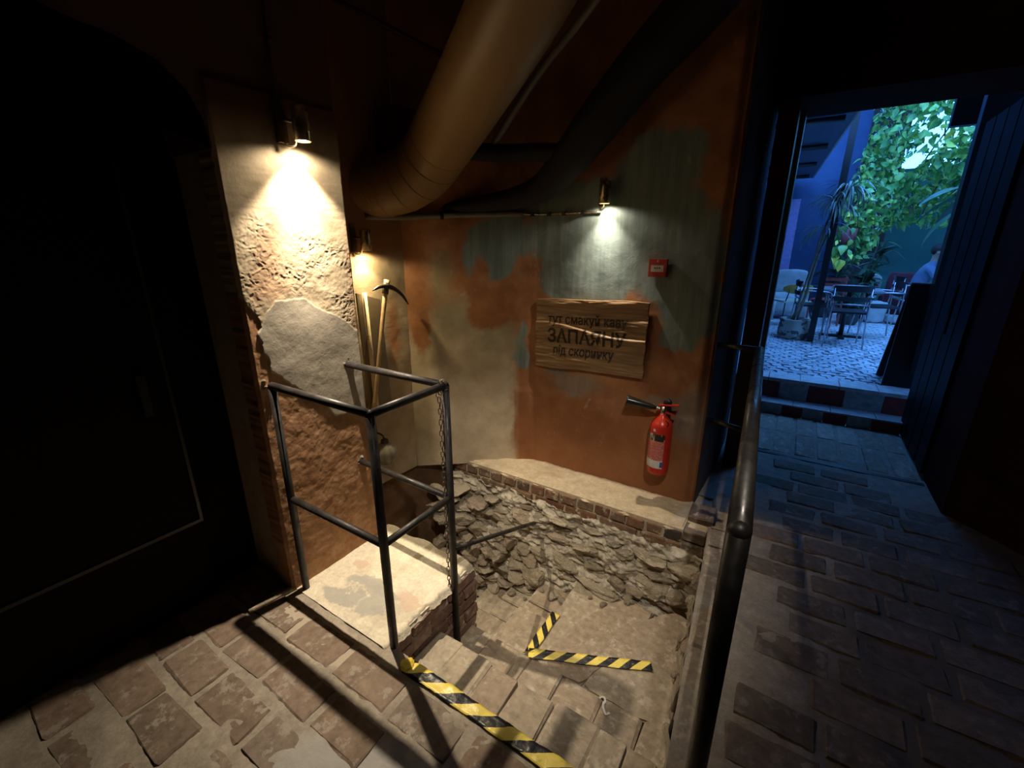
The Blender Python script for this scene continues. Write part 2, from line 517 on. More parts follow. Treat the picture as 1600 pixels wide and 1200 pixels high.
def stone_variants(n, seed, subdiv=3, chop=9):
    out = []
    rr = np.random.default_rng(seed)
    for k in range(n):
        bm = bmesh.new()
        bmesh.ops.create_icosphere(bm, subdivisions=subdiv, radius=1.0)
        V = np.array([v.co[:] for v in bm.verts])
        V = np.sign(V) * np.abs(V) ** 0.72
        for j in range(chop):
            nn = rr.normal(size=3); nn /= np.linalg.norm(nn)
            d = rr.uniform(0.62, 0.98)
            s = V @ nn
            V = V - np.outer(np.clip(s - d, 0, None), nn)
        nz = fbm(V, 2.2, 3, seed + k)
        V = V * (1 + 0.20 * nz + 0.07 * fbm(V, 6.5, 3, seed + 90 + k))[:, None] * 0.56
        for v, c in zip(bm.verts, V): v.co = c
        out.append(bm_mesh('stone', bm, False))
    return out

# ------------------------------------------------------------------ SETTING: floor
Z_PIT = -1.45
def kerb_x(y):
    return -0.125 - 0.115 * (y - 1.3) / 1.5

def floor_part(x0, x1, y0, y1, step, fx0=None):
    nu = max(2, int((x1 - x0) / step)); nv = max(2, int((y1 - y0) / step))
    def fn(U, V):
        y = y0 + (y1 - y0) * V
        a = fx0(y) if fx0 else x0
        x = a + (x1 - a) * U
        P = np.stack([x, y, np.zeros_like(x)], 1)
        sm = np.exp(-(((x + 0.80) / 0.34) ** 2 + ((y - 0.42) / 0.24) ** 2) ** 2)
        P[:, 2] = -0.003 + 0.009 * fbm(P, 7, 4, 3) + 0.0045 * fbm(P, 40, 3, 5) + 0.010 * sm
        return P
    return fn, nu, nv

bigV, bigF = [], []
def add_patch(fn, nu, nv):
    u, v = np.meshgrid(np.linspace(0, 1, nu), np.linspace(0, 1, nv), indexing='ij')
    P = fn(u.ravel(), v.ravel()); b = len(bigV)
    idx = b + np.arange(nu * nv).reshape(nu, nv)
    bigF.extend(np.stack([idx[:-1, :-1].ravel(), idx[1:, :-1].ravel(), idx[1:, 1:].ravel(), idx[:-1, 1:].ravel()], 1).tolist())
    bigV.extend(P.tolist())
for args in [(-2.2, -1.2, -0.6, 0.93, 0.014), (-1.2, 1.75, -0.6, 0.93, 0.014), (-0.13, 1.75, 0.93, 2.86, 0.018), (-2.2, 1.75, -3.2, -0.6, 0.1)]:
    fn, nu, nv = floor_part(*args, fx0=(kerb_x if args[0] == -0.13 else None))
    add_patch(fn, nu, nv)
fn, nu, nv = floor_part(-0.5, 1.75, 2.86, 4.86, 0.03, fx0=lambda y: y * 0 - 0.5)
add_patch(fn, nu, nv)
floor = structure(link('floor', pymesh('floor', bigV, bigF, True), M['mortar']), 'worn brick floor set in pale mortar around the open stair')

PB = brick_variants(8, (0.262, 0.128, 0.05), 0.008, 0.005, 13)
for m in PB: m.materials.append(make_brick('passage_brick', [(0, (.17, .14, .105)), (.5, (.22, .18, .14)), (1, (.26, .20, .15))], (.30, .265, .21), .35) if not bpy.data.materials.get('passage_brick') else bpy.data.materials['passage_brick'])
FB = brick_variants(10, (0.262, 0.128, 0.05), 0.007, 0.005, 3)
for m in FB: m.materials.append(M['brick'])
rr = random.Random(5)
def in_pit(x0, x1, y0, y1):
    return y1 > 0.865 and x1 > -1.95 and x0 < kerb_x(max(y0, 0.9)) + 0.13
row = 0
y = -0.58
while y < 4.80:
    off = (row % 2) * 0.145 + rr.uniform(-0.03, 0.03)
    x = -2.2 + off
    while x < 1.7:
        w = 0.272 * rr.uniform(0.9, 1.06)
        cx, cy = x + w / 2, y
        x0, x1, y0, y1 = cx - w / 2, cx + w / 2, cy - 0.064, cy + 0.064
        ok = not in_pit(x0, x1, y0, y1)
        if y > 3.40 and (x0 < -0.13 or x1 > 0.99): ok = False
        if y > 2.7 and x0 < -0.16: ok = False
        if x1 > 1.66 or (y > 2.6 and x1 > 1.75 - (y - 2.6) * 0.85): ok = False
        if 3.76 < y1 and y0 < 3.90: ok = False
        if y > 3.98: ok = False
        if ((cx + 0.80) / 0.36) ** 2 + ((cy - 0.42) / 0.26) ** 2 < 1: ok = False
        if cy < 0 and (x0 > 0.2 or x1 < -1.7): ok = False
        if x1 < -1.86 and cy > 0.95: ok = False
        if ok:
            b = link('brick', rr.choice(PB if cx > -0.15 else FB), None, floor, (cx, cy, -0.022 + rr.uniform(-0.003, 0.003)),
                     (rr.uniform(-.01, .01), rr.uniform(-.01, .01), rr.uniform(-.03, .03)), (w / 0.262, rr.uniform(1.04, 1.16), 1))
        x += w + rr.uniform(0.018, 0.034)
    y += 0.170; row += 1
# kerb bricks along the right edge of the stair opening
KB = brick_variants(6, (0.262, 0.128, 0.05), 0.010, 0.007, 43)
for m in KB: m.materials.append(M['tread_brick'])
y = 0.97
while y < 2.80:
    l = rr.uniform(0.15, 0.24)
    link('brick', rr.choice(KB), None, floor, (kerb_x(y + l / 2) + 0.072, y + l / 2, -0.026 + rr.uniform(-.004, .004)),
         (0, rr.uniform(-.02, .02), math.pi / 2 + 0.06 + rr.uniform(-.03, .03)), (l / 0.262, 1.0, 1))
    y += l + 0.022
# lengthwise bricks of the lower passage bay in front of the courtyard steps
for k in range(7):
    for j, (ya, yb) in enumerate(((3.90, 4.36), (4.38, 4.84))):
        cx = -0.05 + k * 0.155
        link('brick', rr.choice(KB), None, floor, (cx, (ya + yb) / 2, -0.022 + rr.uniform(-.003, .003)), (0, 0, math.pi / 2 + rr.uniform(-.02, .02)), ((yb - ya) / 0.262, 1.08, 1))
grille = box_obj('threshold_strip', (-0.16, 0.97, 3.83, 3.87, -0.012, 0.002), M['black'], floor, 0.002)

# ------------------------------------------------------------------ SETTING: landing block (mortar capped brick)
plat = structure(grid_obj('wall_landing', lambda U, V: (lambda x, y: np.stack([x, y,
        0.004 + 0.004 * fbm(np.stack([x, y, x * 0], 1), 7, 4, 8) + 0.002 * fbm(np.stack([x, y, x * 0], 1), 40, 3, 9)
        - 0.03 * sstep(0.965, 1.0, U) - 0.03 * sstep(0.965, 1.0, V)], 1))(
        -1.845 + (0.648 + 0.008 * np.sin(V * 13) + 0.005 * np.sin(V * 41) + 0.003 * np.sin(V * 97)) * U, 0.90 + (0.625 + 0.012 * np.sin(U * 17)) * V),
        90, 90, M['platform'], extra=[([(-1.85, 0.935), (-1.212, 0.935), (-1.212, 1.505), (-1.85, 1.505)], Z_PIT, -0.01)]),
        'pale mortar-capped brick landing block beside the stair')
SB = brick_variants(6, (0.24, 0.10, 0.058), 0.006, 0.006, 9)
for m in SB: m.materials.append(M['side_brick'])
for r in range(11):
    z = -0.055 - r * 0.074
    off = (r % 2) * 0.12
    yy = 0.93 + (0.0 if r % 2 else -0.0)
    yy = 0.93
    while yy < 1.50:
        l = min(0.24 if yy > 0.93 or r % 2 else 0.12, 1.52 - yy)
        if l > 0.05:
            link('brick', rr.choice(SB), None, plat, (-1.248 + rr.uniform(-.006, .006), yy + l / 2, z), (rr.uniform(-.02, .02), 0, math.pi / 2 + rr.uniform(-.03, .03)), ((l - 0.012) / 0.24, 1, 1))
        yy += l
    if r < 6:
        xx = -1.84
        while xx < -1.36:
            l = min(0.24, -1.30 - xx)
            link('brick', rr.choice(SB), None, plat, (xx + l / 2, 1.472, z), (0, 0, rr.uniform(-.02, .02)), ((l - 0.012) / 0.24, 1, 1))
            xx += l

# ------------------------------------------------------------------ SETTING: stairwell walls
def rub(U, V):
    x = -2.12 + 1.95 * U; z = -0.10 + (Z_PIT + 0.10) * V
    P = np.stack([x, np.zeros_like(x), z], 1)
    y = 2.362 - 0.06 * V + 0.055 * fbm(P * np.array([1, 1, 1.8]), 6, 5, 21) + 0.05 * np.abs(fbm(P * np.array([1, 1, 2.2]), 11, 4, 22)) + 0.014 * fbm(P, 45, 3, 23) - 0.025 + 0.02 * sstep(-1.2, -1.6, x)
    P[:, 1] = np.minimum(y, 2.47)
    return P
sw = structure(grid_obj('wall_stairwell', rub, 340, 230, M['rubble_mortar'],
        extra=[([(-2.13, 2.47), (-0.15, 2.47), (-0.15, 2.86), (-2.13, 2.86)], Z_PIT, -0.02)]),
        'rough rubble stone wall of the stairwell under the brick ledge')
SV = stone_variants(14, 50, 4, 13)
for m in SV: m.materials.append(M['stone'])
rr = random.Random(31)
z = -0.175
r = 0
nst = 0
while z > -1.42:
    h = rr.uniform(0.055, 0.115)
    x = -2.1 + rr.uniform(-0.08, 0.02)
    while x < -0.16:
        w = rr.uniform(0.09, 0.22) if x < -1.3 else rr.uniform(0.12, 0.32)
        if rr.random() < 0.93:
            hh = h * rr.uniform(0.85, 1.25)
            yy = (2.385 if x < -1.3 else 2.40) - 0.06 * (-z) + rr.uniform(-0.03, 0.025)
            if x < -1.9: yy -= 0.10 * (-1.9 - x) / 0.2
            if x > -0.42: yy -= 0.05
            link('stone', rr.choice(SV), None, sw, (x + w / 2, yy, z - h / 2 + rr.uniform(-.012, .012)),
                 (rr.uniform(-.4, .4), rr.uniform(-.14, .14), rr.uniform(-.35, .35)), (w * rr.uniform(.85, 1.1), rr.uniform(0.09, 0.16), hh * rr.uniform(.85, 1.2)))
            nst += 1
        x += w * 0.97
    z -= h * 0.97
# far left return of the stairwell: brown plaster lining below the niche
def lin(U, V):
    pts = np.array([(-2.08, 2.46), (-2.20, 2.36), (-2.30, 2.18), (-2.34, 1.90), (-2.34, 1.40)])
    s = np.linspace(0, 1, 5)
    x = np.interp(U, s, pts[:, 0]); y = np.interp(U, s, pts[:, 1])
    z = 0.005 + (Z_PIT) * V
    P = np.stack([x, y, z], 1); P[:, 0] += 0.02 * fbm(P, 6, 4, 31)
    return P
o = structure(grid_obj('wall_stairwell_left', lin, 50, 60, M['lining'], extra=[([(-2.38, 1.40), (-2.36, 2.18), (-2.24, 2.42), (-2.1, 2.52), (-2.2, 2.8), (-2.6, 2.7), (-2.6, 1.40)], Z_PIT, -0.01)]),
    'brown plastered curve of the stairwell under the niche')
# right and near sides of the opening
def rk(U, V):
    y = 0.93 + 1.9 * U; z = -0.01 + Z_PIT * V
    P = np.stack([kerb_x(y), y, z], 1); P[:, 0] += 0.016 * fbm(P, 9, 4, 41) - 0.012 * V + 0.006 * np.sin(y * 40) * (1 - V)
    return P
o = structure(grid_obj('wall_stairwell_right', rk, 120, 70, M['kerb_mortar'],
    extra=[([(-0.10, 0.95), (0.12, 0.95), (0.05, 2.86), (-0.20, 2.86)], Z_PIT, -0.035)]), 'mortar face along the right side of the stair opening')
for k in range(34):
    zz = rr.uniform(-0.6, -0.1); yy = rr.uniform(1.0, 2.5)
    link('stone', rr.choice(SV), None, o, (kerb_x(yy) + 0.0, yy, zz), (rr.uniform(-.5, .5), rr.uniform(-.5, .5), rr.uniform(-.5, .5)), (0.05, rr.uniform(.1, .2), rr.uniform(.06, .1)))
structure(box_obj('wall_stairwell_near', (-1.22, -0.10, 0.80, 0.915, Z_PIT, -0.022), M['kerb_mortar'], None, 0), 'mortared riser face under the taped floor edge')
structure(box_obj('floor_stairwell', (-2.6, 0.0, 0.8, 2.6, Z_PIT - 0.06, Z_PIT + 0.02), M['rubble_mortar'], None, 0), 'dark bottom of the stairwell')

bm = bmesh.new()
for b in ((-2.9, -2.6, -3.5, 4.9, -1.7, -.03), (1.95, 2.1, -3.5, 4.9, -1.7, -.03), (-2.9, 2.1, -3.6, -3.4, -1.7, -.03), (-2.9, 2.1, 4.0, 4.2, -1.7, -.06), (-2.6, -1.852, .9, 1.45, Z_PIT, -.012), (-2.9, 2.1, -3.5, 4.9, -1.75, -1.6),
          (-2.7, -1.86, 2.48, 4.0, -1.5, -.03), (-.15, -.05, .80, .95, Z_PIT, -.03)):
    add_box(bm, *b)
structure(link('wall_foundation', bm_mesh('wall_foundation', bm), M['lining']), 'masonry under the floor around the stairwell')
# ------------------------------------------------------------------ brick ledge above the rubble
ledge = structure(grid_obj('trim_ledge', lambda U, V: (lambda x, y: np.stack([x, y,
      0.006 + 0.008 * fbm(np.stack([x, y, x * 0], 1), 8, 4, 61) + 0.004 * fbm(np.stack([x, y, x * 0], 1), 35, 3, 62) - 0.024 * sstep(0.10, 0.0, V)], 1))(
      -2.09 + 1.74 * U, 2.415 + 0.010 * np.sin(U * 37) + 0.010 * np.sin(U * 83 + 1) + 0.33 * V), 200, 34, M['ledge_mortar'],
      extra=[([(-2.09, 2.412), (-0.34, 2.412), (-0.34, 2.74), (-2.09, 2.74)], -0.17, -0.004)]), 'mortar-topped brick ledge along the painted wall')
LB = brick_variants(8, (0.24, 0.11, 0.062), 0.006, 0.005, 19)
for m in LB: m.materials.append(M['ledge_brick'])
x = -2.08
while x < -0.40:
    w = rr.uniform(0.088, 0.115)
    link('brick', rr.choice(LB), None, ledge, (x + w / 2, 2.47 + rr.uniform(-.006, .006), -0.052 + rr.uniform(-.003, .003)), (rr.uniform(-.03, .03), rr.uniform(-.03, .03), math.pi / 2 + rr.uniform(-.04, .04)), (0.6, w / 0.11, 1))
    x += w + 0.018
x = -2.04
while x < -0.45:
    w = rr.uniform(0.20, 0.25)
    link('brick', rr.choice(LB), None, ledge, (x + w / 2, 2.455 + rr.uniform(-.006, .006), -0.128 + rr.uniform(-.004, .004)), (rr.uniform(-.03, .03), rr.uniform(-.02, .02), rr.uniform(-.03, .03)), (w / 0.24, 1, 1))
    x += w + 0.022
# stepped brick pier at the wall corner
cp = structure(prism_obj('trim_corner', [(-0.40, 2.47), (-0.22, 2.47), (-0.19, 2.72), (-0.17, 2.9), (-0.34, 2.9), (-0.36, 2.72)], -0.9, -0.012, M['ledge_mortar'], None, 0.006), 'stepped brick corner where the ledge meets the passage floor')
CBK = brick_variants(4, (0.24, 0.11, 0.062), 0.008, 0.005, 23)
for m in CBK: m.materials.append(make_brick('corner_brick', [(0, (.17, .13, .10)), (.5, (.24, .19, .15)), (1, (.30, .24, .18))], (.5, .43, .33), .4))
for k in range(6):
    for j in range(2):
        link('brick', rr.choice(CBK), None, cp, (-0.302 + 0.01 * (k % 2) + rr.uniform(-.004, .004) + j * 0.0, 2.475 + j * 0.13 - 0.006 * k, -0.046 - k * 0.078), (rr.uniform(-.03, .03), 0, rr.uniform(-.04, .04)), (0.72, 1.0, 1.05))
link('brick', CBK[0], None, cp, (-0.27, 2.62, 0.004), (0, 0, 0.05), (0.6, 1.6, 0.7))

# ------------------------------------------------------------------ stair
stair = empty('brick_stair', (-0.65, 0.93, -0.18), 0, 'worn brick stair winding down below the floor inside the opening', 'stair')
def stair_part(name, pts, z0, z1, mat):
    bm = bmesh.new(); prism_bm(bm, [(x + 0.65, y - 0.93) for x, y in pts], z0 + 0.18, z1 + 0.18)
    bevelled(bm, 0.012, 2)
    return link(name, bm_mesh(name, bm), mat, stair)
TB = brick_variants(8, (0.27, 0.13, 0.07), 0.008, 0.004, 29)
for m in TB: m.materials.append(M['tread_brick'])
def tread_row(x0, x1, yc, ztop, depth, wmin=0.11, wmax=0.2, slope=0.0):
    x = x0
    while x < x1 - 0.05:
        w = min(rr.uniform(wmin, wmax), x1 - x)
        link('brick', rr.choice(TB), None, stair, (x + w / 2 + 0.65, yc + slope * (x - x0) - 0.93 + rr.uniform(-.010, .010), ztop - 0.035 + 0.18 + rr.uniform(-.003, .003)),
             (rr.uniform(-.012, .012), rr.uniform(-.012, .012), math.pi / 2 + rr.uniform(-.015, .015)), (depth / 0.27, (w - 0.002) / 0.13, 1))
        x += w
KX = lambda y: kerb_x(y) - 0.012
stair_part('tread_base', [(-1.20, 0.915), (KX(.93), 0.915), (KX(1.19), 1.19), (-1.20, 1.19)], Z_PIT, -0.20, M['kerb_mortar'])
tread_row(-1.195, KX(1.1), 1.078, -0.18, 0.27)
stair_part('tread_base', [(-1.20, 1.19), (KX(1.19), 1.19), (KX(1.7), 1.70), (-0.845, 1.455), (-1.20, 1.445)], Z_PIT, -0.38, M['kerb_mortar'])
tread_row(-1.195, -0.82, 1.34, -0.36, 0.26)
tread_row(-0.82, -0.13, 1.335, -0.36, 0.25, 0.14, 0.24)
# widening slabs of the taped winder
def slab(pts, ztop, th=0.06, mat='tread_brick', name='slab'):
    n = len(pts)
    c = Vector((sum(p[0] for p in pts) / n, sum(p[1] for p in pts) / n))
    # resample the outline and wobble it so it reads as worn stone
    out = []
    for i in range(n):
        a = Vector(pts[i]); b = Vector(pts[(i + 1) % n])
        m_ = max(1, int((b - a).length / 0.05))
        for j in range(m_):
            q = a.lerp(b, j / m_)
            out.append((q.x + rr.uniform(-.005, .005) + 0.65, q.y + rr.uniform(-.005, .005) - 0.93))
    bm = bmesh.new(); prism_bm(bm, out, ztop - th + 0.18, ztop + 0.18)
    top = [f for f in bm.faces if f.normal.z > 0.9 or all(abs(v.co.z - (ztop + 0.18)) < 1e-5 for v in f.verts)]
    es = [e for f in top for e in f.edges]
    bmesh.ops.bevel(bm, geom=list(set(es)), offset=0.010, segments=2, affect='EDGES')
    return link(name, bm_mesh(name, bm), M[mat], stair)
slab([(-0.83, 1.462), (-0.56, 1.462), (-0.50, 1.655), (-0.62, 1.59)], -0.362)
slab([(-0.55, 1.462), (-0.15, 1.462), (-0.16, 1.80), (-0.49, 1.66)], -0.358)
# winders inside the L of tape, fanning toward the rubble wall
stair_part('tread_base', [(-0.90, 1.50), (-0.16, 1.72), (KX(2.3), 2.45), (-0.95, 2.45)], Z_PIT, -0.64, M['kerb_mortar'])
slab([(-0.86, 1.505), (-0.60, 1.60), (-0.17, 1.80), (-0.20, 2.22), (-0.30, 2.26), (-0.39, 2.15), (-0.52, 1.99)], -0.46, 0.17)
slab([(-0.885, 1.53), (-0.86, 1.50), (-0.45, 2.02), (-0.42, 2.26), (-0.60, 2.27), (-0.71, 2.10), (-0.80, 1.86)], -0.53, 0.12)
slab([(-0.945, 1.60), (-0.885, 1.53), (-0.74, 2.0), (-0.64, 2.30), (-0.95, 2.36)], -0.60, 0.10)
# steps descending left behind the landing block
for k, (xa, xb, zt) in enumerate([(-1.22, -0.955, -0.72), (-1.46, -1.215, -0.86), (-1.70, -1.455, -1.0), (-1.96, -1.695, -1.14)]):
    stair_part('tread_base', [(xa, 1.53), (xb, 1.53), (xb, 2.42), (xa, 2.42)], Z_PIT, zt - 0.03, M['rubble_mortar'])
    yy = 1.54
    while yy < 2.34:
        l = rr.uniform(0.15, 0.24)
        link('brick', rr.choice(TB), None, stair, ((xa + xb) / 2 + 0.65, yy + l / 2 - 0.93, zt - 0.035 + 0.18 + rr.uniform(-.006, .006)), (0, rr.uniform(-.02, .02), rr.uniform(-.04, .04)), (0.93, (l - 0.006) / 0.13, 1))
        yy += l
slab([(-1.20, 1.46), (-0.86, 1.50), (-0.90, 1.56), (-0.97, 1.60), (-0.97, 1.98), (-1.21, 1.98)], -0.66, 0.2)

# loose rubble crumbs at the foot of the wall
for k in range(16):
    x = rr.uniform(-1.5, -0.25); yy = 2.24 + rr.uniform(-.05, .05)
    zt = -0.46 if x > -0.4 else (-0.53 if x > -0.6 else (-0.60 if x > -0.95 else (-0.72 if x > -1.2 else -0.86)))
    s = rr.uniform(0.03, 0.07)
    link('stone', rr.choice(SV), None, stair, (x + 0.65, yy - 0.93, zt + 0.18 + s * 0.3), (rr.uniform(0, 3), rr.uniform(0, 3), rr.uniform(0, 3)), (s, s * 0.8, s * 0.7))

# ------------------------------------------------------------------ SETTING: painted back wall
A = np.array([-1.55, 2.72]); B = np.array([-2.25, 2.17])
_pl = [(-0.36, 2.72), (-1.40, 2.72), (-1.52, 2.705), (-1.63, 2.655), (-2.25, 2.17)]
_s = np.concatenate([[0], np.cumsum([math.dist(_pl[i], _pl[i + 1]) for i in range(4)])]); _s /= _s[-1]
def wall_plan(U):
    return np.interp(U, _s, [p[0] for p in _pl]), np.interp(U, _s, [p[1] for p in _pl])
def wback(U, V):
    x, y = wall_plan(U)
    z = -0.02 + 3.05 * V
    P = np.stack([x, y, z], 1)
    d = 0.010 * fbm(P, 2.2, 3, 71) + 0.0014 * fbm(P, 18, 3, 72)
    edge = sstep(0, 0.02, U)
    round_ = 0.03 * (1 - sstep(0, 0.025, U))
    P[:, 1] += d * edge + round_
    # the orange render stands proud of the cream plaster low down
    P[:, 1] += -0.012 * sstep(-1.66, -1.645, x) * sstep(0.62, 0.55, z)
    return P
wb_ = structure(grid_obj('wall_back', wback, 260, 320, M['paint'],
    extra=[([(-0.345, 2.77), (-1.40, 2.77), (-1.66, 2.70), (-2.28, 2.22), (-2.45, 2.45), (-1.7, 2.95), (-0.345, 2.95)], -0.02, 3.03)]),
    'orange, teal and cream lime-painted wall behind the stair')
# niche wall behind the pier
def wn(U, V):
    y = 1.38 + 0.80 * U; x = -2.30 + 0.05 * U; z = -0.02 + 3.05 * V
    P = np.stack([x, y, z], 1); P[:, 0] += 0.012 * fbm(P, 4, 4, 81)
    return P
t = MT('niche_plaster', 0.8)
c = t.ramp(t.noise(6, 5), [(0.3, (0.36, 0.27, 0.17)), (0.7, (0.52, 0.42, 0.29))])
c = t.mix(t.range(t.vec('DOT_PRODUCT', t.P, (0, 0, 1)), 1.45, 1.6), c, (0.26, 0.12, 0.045))
t.color(t.mix(t.blobs([(2.05, 1.05, .05, .2)], .05, 5, .6, 'yz'), c, (0.42, 0.20, 0.09)))
t.bump(t.noise(9, 6, .6), .4, .01); t.bump(t.noise(1, 4, .6, P=t.scaleP(4, 4, 50)), .3, .004)
M['niche'] = t.m
structure(grid_obj('wall_niche', wn, 60, 160, M['niche'], extra=[([(-2.34, 1.38), (-2.29, 2.18), (-2.5, 2.3), (-2.6, 1.38)], -0.02, 3.03)]), 'plastered niche wall between the pier and the painted wall')
M['crack'] = simple('plaster_rib', (0.40, 0.32, 0.21), 0.85, 0, .2, 30, .5)

# ------------------------------------------------------------------ SETTING: plastered pier
PIER_MASK = {}
def wp(U, V):
    # front face, plus rounded near and far corners
    per = np.array([0, 0.10, 0.125, 0.655, 0.675, 0.80])
    X_ = np.array([-1.93, -1.832, -1.820, -1.820, -1.832, -1.95])
    Y_ = np.array([0.885, 0.885, 0.897, 1.412, 1.424, 1.424])
    s = U * 0.80
    x = np.interp(s, per, X_); y = np.interp(s, per, Y_); z = -0.01 + 2.16 * V
    P = np.stack([x, y, z], 1)
    w = sstep(0.06, 0.14, s) * sstep(0.76, 0.66, s)
    Q = np.stack([x * 0, y, z], 1)
    n1 = fbm(Q, 5, 4, 91)
    rough = fbm(Q, 42, 3, 92); ridg = 1 - np.abs(fbm(Q + 0.02 * fbm(Q, 20, 2, 90)[:, None], 52, 3, 97)) * 3.8
    # rough stucco band, smooth grey patch, coarse brown lower render
    yn = y + 0.020 * fbm(Q, 9, 4, 93) + 0.006 * fbm(Q, 40, 3, 99); zn = z + 0.020 * fbm(Q, 9, 4, 94) + 0.006 * fbm(Q, 40, 3, 88)
    pl = [((.92, 1.25), (1.02, 1.38)), ((1.02, 1.38), (1.16, 1.375)), ((1.16, 1.375), (1.43, 1.19)), ((1.43, 1.19), (1.44, .76)), ((1.44, .76), (1.24, .80)), ((1.24, .80), (.955, 1.10)), ((.955, 1.10), (.92, 1.25))]
    sd = np.full_like(y, -9.0)
    for (ya, za), (yb, zb) in pl:
        L_ = math.hypot(yb - ya, zb - za)
        sd = np.maximum(sd, ((yn - ya) * -(zb - za) + (zn - za) * (yb - ya)) / L_)
    gp = sstep(0.003, -0.003, sd)
    low = np.maximum(zn - (1.30 - 0.95 * (yn - .90)), 0) * 0 + (zn - np.interp(yn, [.88, .94, .97, 1.2, 1.3, 1.45], [1.42, 1.30, 1.12, .86, .82, .80]))
    br = sstep(0.004, -0.004, low) * (1 - gp)
    rb = sstep(1.80, 1.66, z + 0.12 * fbm(Q, 6, 4, 87))
    blot = np.clip(fbm(Q, 9, 3, 89) + .45, 0, 1)
    d = 0.005 * n1 + (1 - gp) * (1 - br) * rb * (0.0013 * np.clip(ridg, -1, 1) * blot + 0.0012 * rough + 0.0012)
    d += (1 - rb) * 0.0008 * fbm(Q @ np.array([[1, 0, 0], [0, .7, .7], [0, -.7 * 6, .7 * 6]]), 9, 3, 96)
    d += gp * (0.0030 + 0.0002 * rough) + br * (0.0018 * fbm(Q, 18, 4, 98) + 0.0012 * rough - 0.003)
    PIER_MASK['patch'] = gp; PIER_MASK['brown'] = br
    P[:, 0] += d * w * (1 - 0.8 * sstep(1.95, 2.1, z))
    P[:, 1] += (1 - w) * 0.006 * rough
    return P
pier = structure(grid_obj('wall_pier', wp, 290, 760, M['pier'],
    extra=[([(-2.32, 0.90), (-1.86, 0.90), (-1.845, 0.92), (-1.845, 1.39), (-1.86, 1.41), (-2.32, 1.41)], -0.01, 2.15)]),
    'rough-stuccoed pier with cream, grey and rust-brown render')

for k_, arr in PIER_MASK.items():
    at_ = pier.data.attributes.new(k_, 'FLOAT', 'POINT')
    full = np.zeros(len(pier.data.vertices), dtype=np.float32); full[:len(arr)] = arr
    at_.data.foreach_set('value', full)
# crumbs of render where the rails enter the pier
for (yy, zz) in ((.935, 1.045), (1.335, 1.045), (1.348, .505)):
    for k in range(7):
        sc_ = random.uniform(.010, .024)
        link('stone', random.choice(SV), None, pier, (-1.822, yy + random.uniform(-.028, .028), zz + random.uniform(-.02, .03)), (random.random() * 3, random.random() * 3, 0), (sc_ * .6, sc_, sc_))
# left wall: recess behind an arched opening; upper wall flush with the pier
def arch_wall():
    bm = bmesh.new()
    # outline in (y,z) of the part above the recess, from pier to behind the camera
    arc = [(0.885, 1.93), (0.875, 2.02), (0.84, 2.10), (0.77, 2.165), (0.66, 2.20), (0.45, 2.215), (0.0, 2.22), (-3.2, 2.22)]
    pts = [(0.90, 3.03)] + [(-3.2, 3.03)] + arc[::-1] + [(0.90, 1.93)]
    a = [bm.verts.new((-1.83, y, z)) for y, z in pts]; b = [bm.verts.new((-2.3, y, z)) for y, z in pts]
    n = len(pts)
    bm.faces.new(a); bm.faces.new(b[::-1])
    for i in range(n):
        bm.faces.new((a[i], b[i], b[(i + 1) % n], a[(i + 1) % n]))
    bmesh.ops.triangulate(bm, faces=bm.faces[:])
    return bm_mesh('wall_left', bm)
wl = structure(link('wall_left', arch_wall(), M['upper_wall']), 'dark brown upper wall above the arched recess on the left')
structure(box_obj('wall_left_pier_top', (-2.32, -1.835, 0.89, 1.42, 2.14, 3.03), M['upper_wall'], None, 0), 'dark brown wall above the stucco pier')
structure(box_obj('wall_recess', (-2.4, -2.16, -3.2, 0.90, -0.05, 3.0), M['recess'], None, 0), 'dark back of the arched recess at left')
structure(box_obj('wall_front', (-2.4, 1.95, -3.4, -3.2, -0.1, 3.1), M['dark_wall'], None, 0), 'dark wall behind the viewer')
structure(box_obj('ceiling', (-2.7, 2.0, -3.4, 4.0, 3.03, 3.2), M['ceiling'], None, 0), 'painted ceiling out of view, lightened to bounce light')

# dark door in the recess
dr = empty('door_1', (-2.15, 0.18, 0), 0); dr['kind'] = 'structure'; dr['label'] = 'near-black door in the recess at left'
box_obj('door_panel', (0.0, 0.03, -0.46, 0.50, 0.02, 1.95), simple('black_door_paint', (0.009, 0.006, 0.005), 0.7, spec=0.12), dr, 0.004)
edge_m = simple('door_edge', (0.03, 0.025, 0.02), 0.35)
box_obj('door_edge', (0.025, 0.038, 0.500, 0.512, 0.42, 1.9), edge_m, dr, 0.002)
box_obj('door_edge', (0.025, 0.038, -0.46, 0.512, 0.405, 0.42), edge_m, dr, 0.002)
box_obj('door_handle', (0.03, 0.06, 0.40, 0.43, 0.95, 1.12), M['black'], dr, 0.004)

# low mortar lip running from the pier along the recess
lipm = M['ledge_mortar']
lip = tube_obj('trim_lip', smooth_path([(-1.835, 0.905, 0.005), (-1.85, 0.85, 0.006), (-1.86, 0.78, 0.004), (-1.875, 0.70, 0.0)], 4), 0.013, lipm)
structure(lip, 'thin mortar lip at the foot of the pier corner')

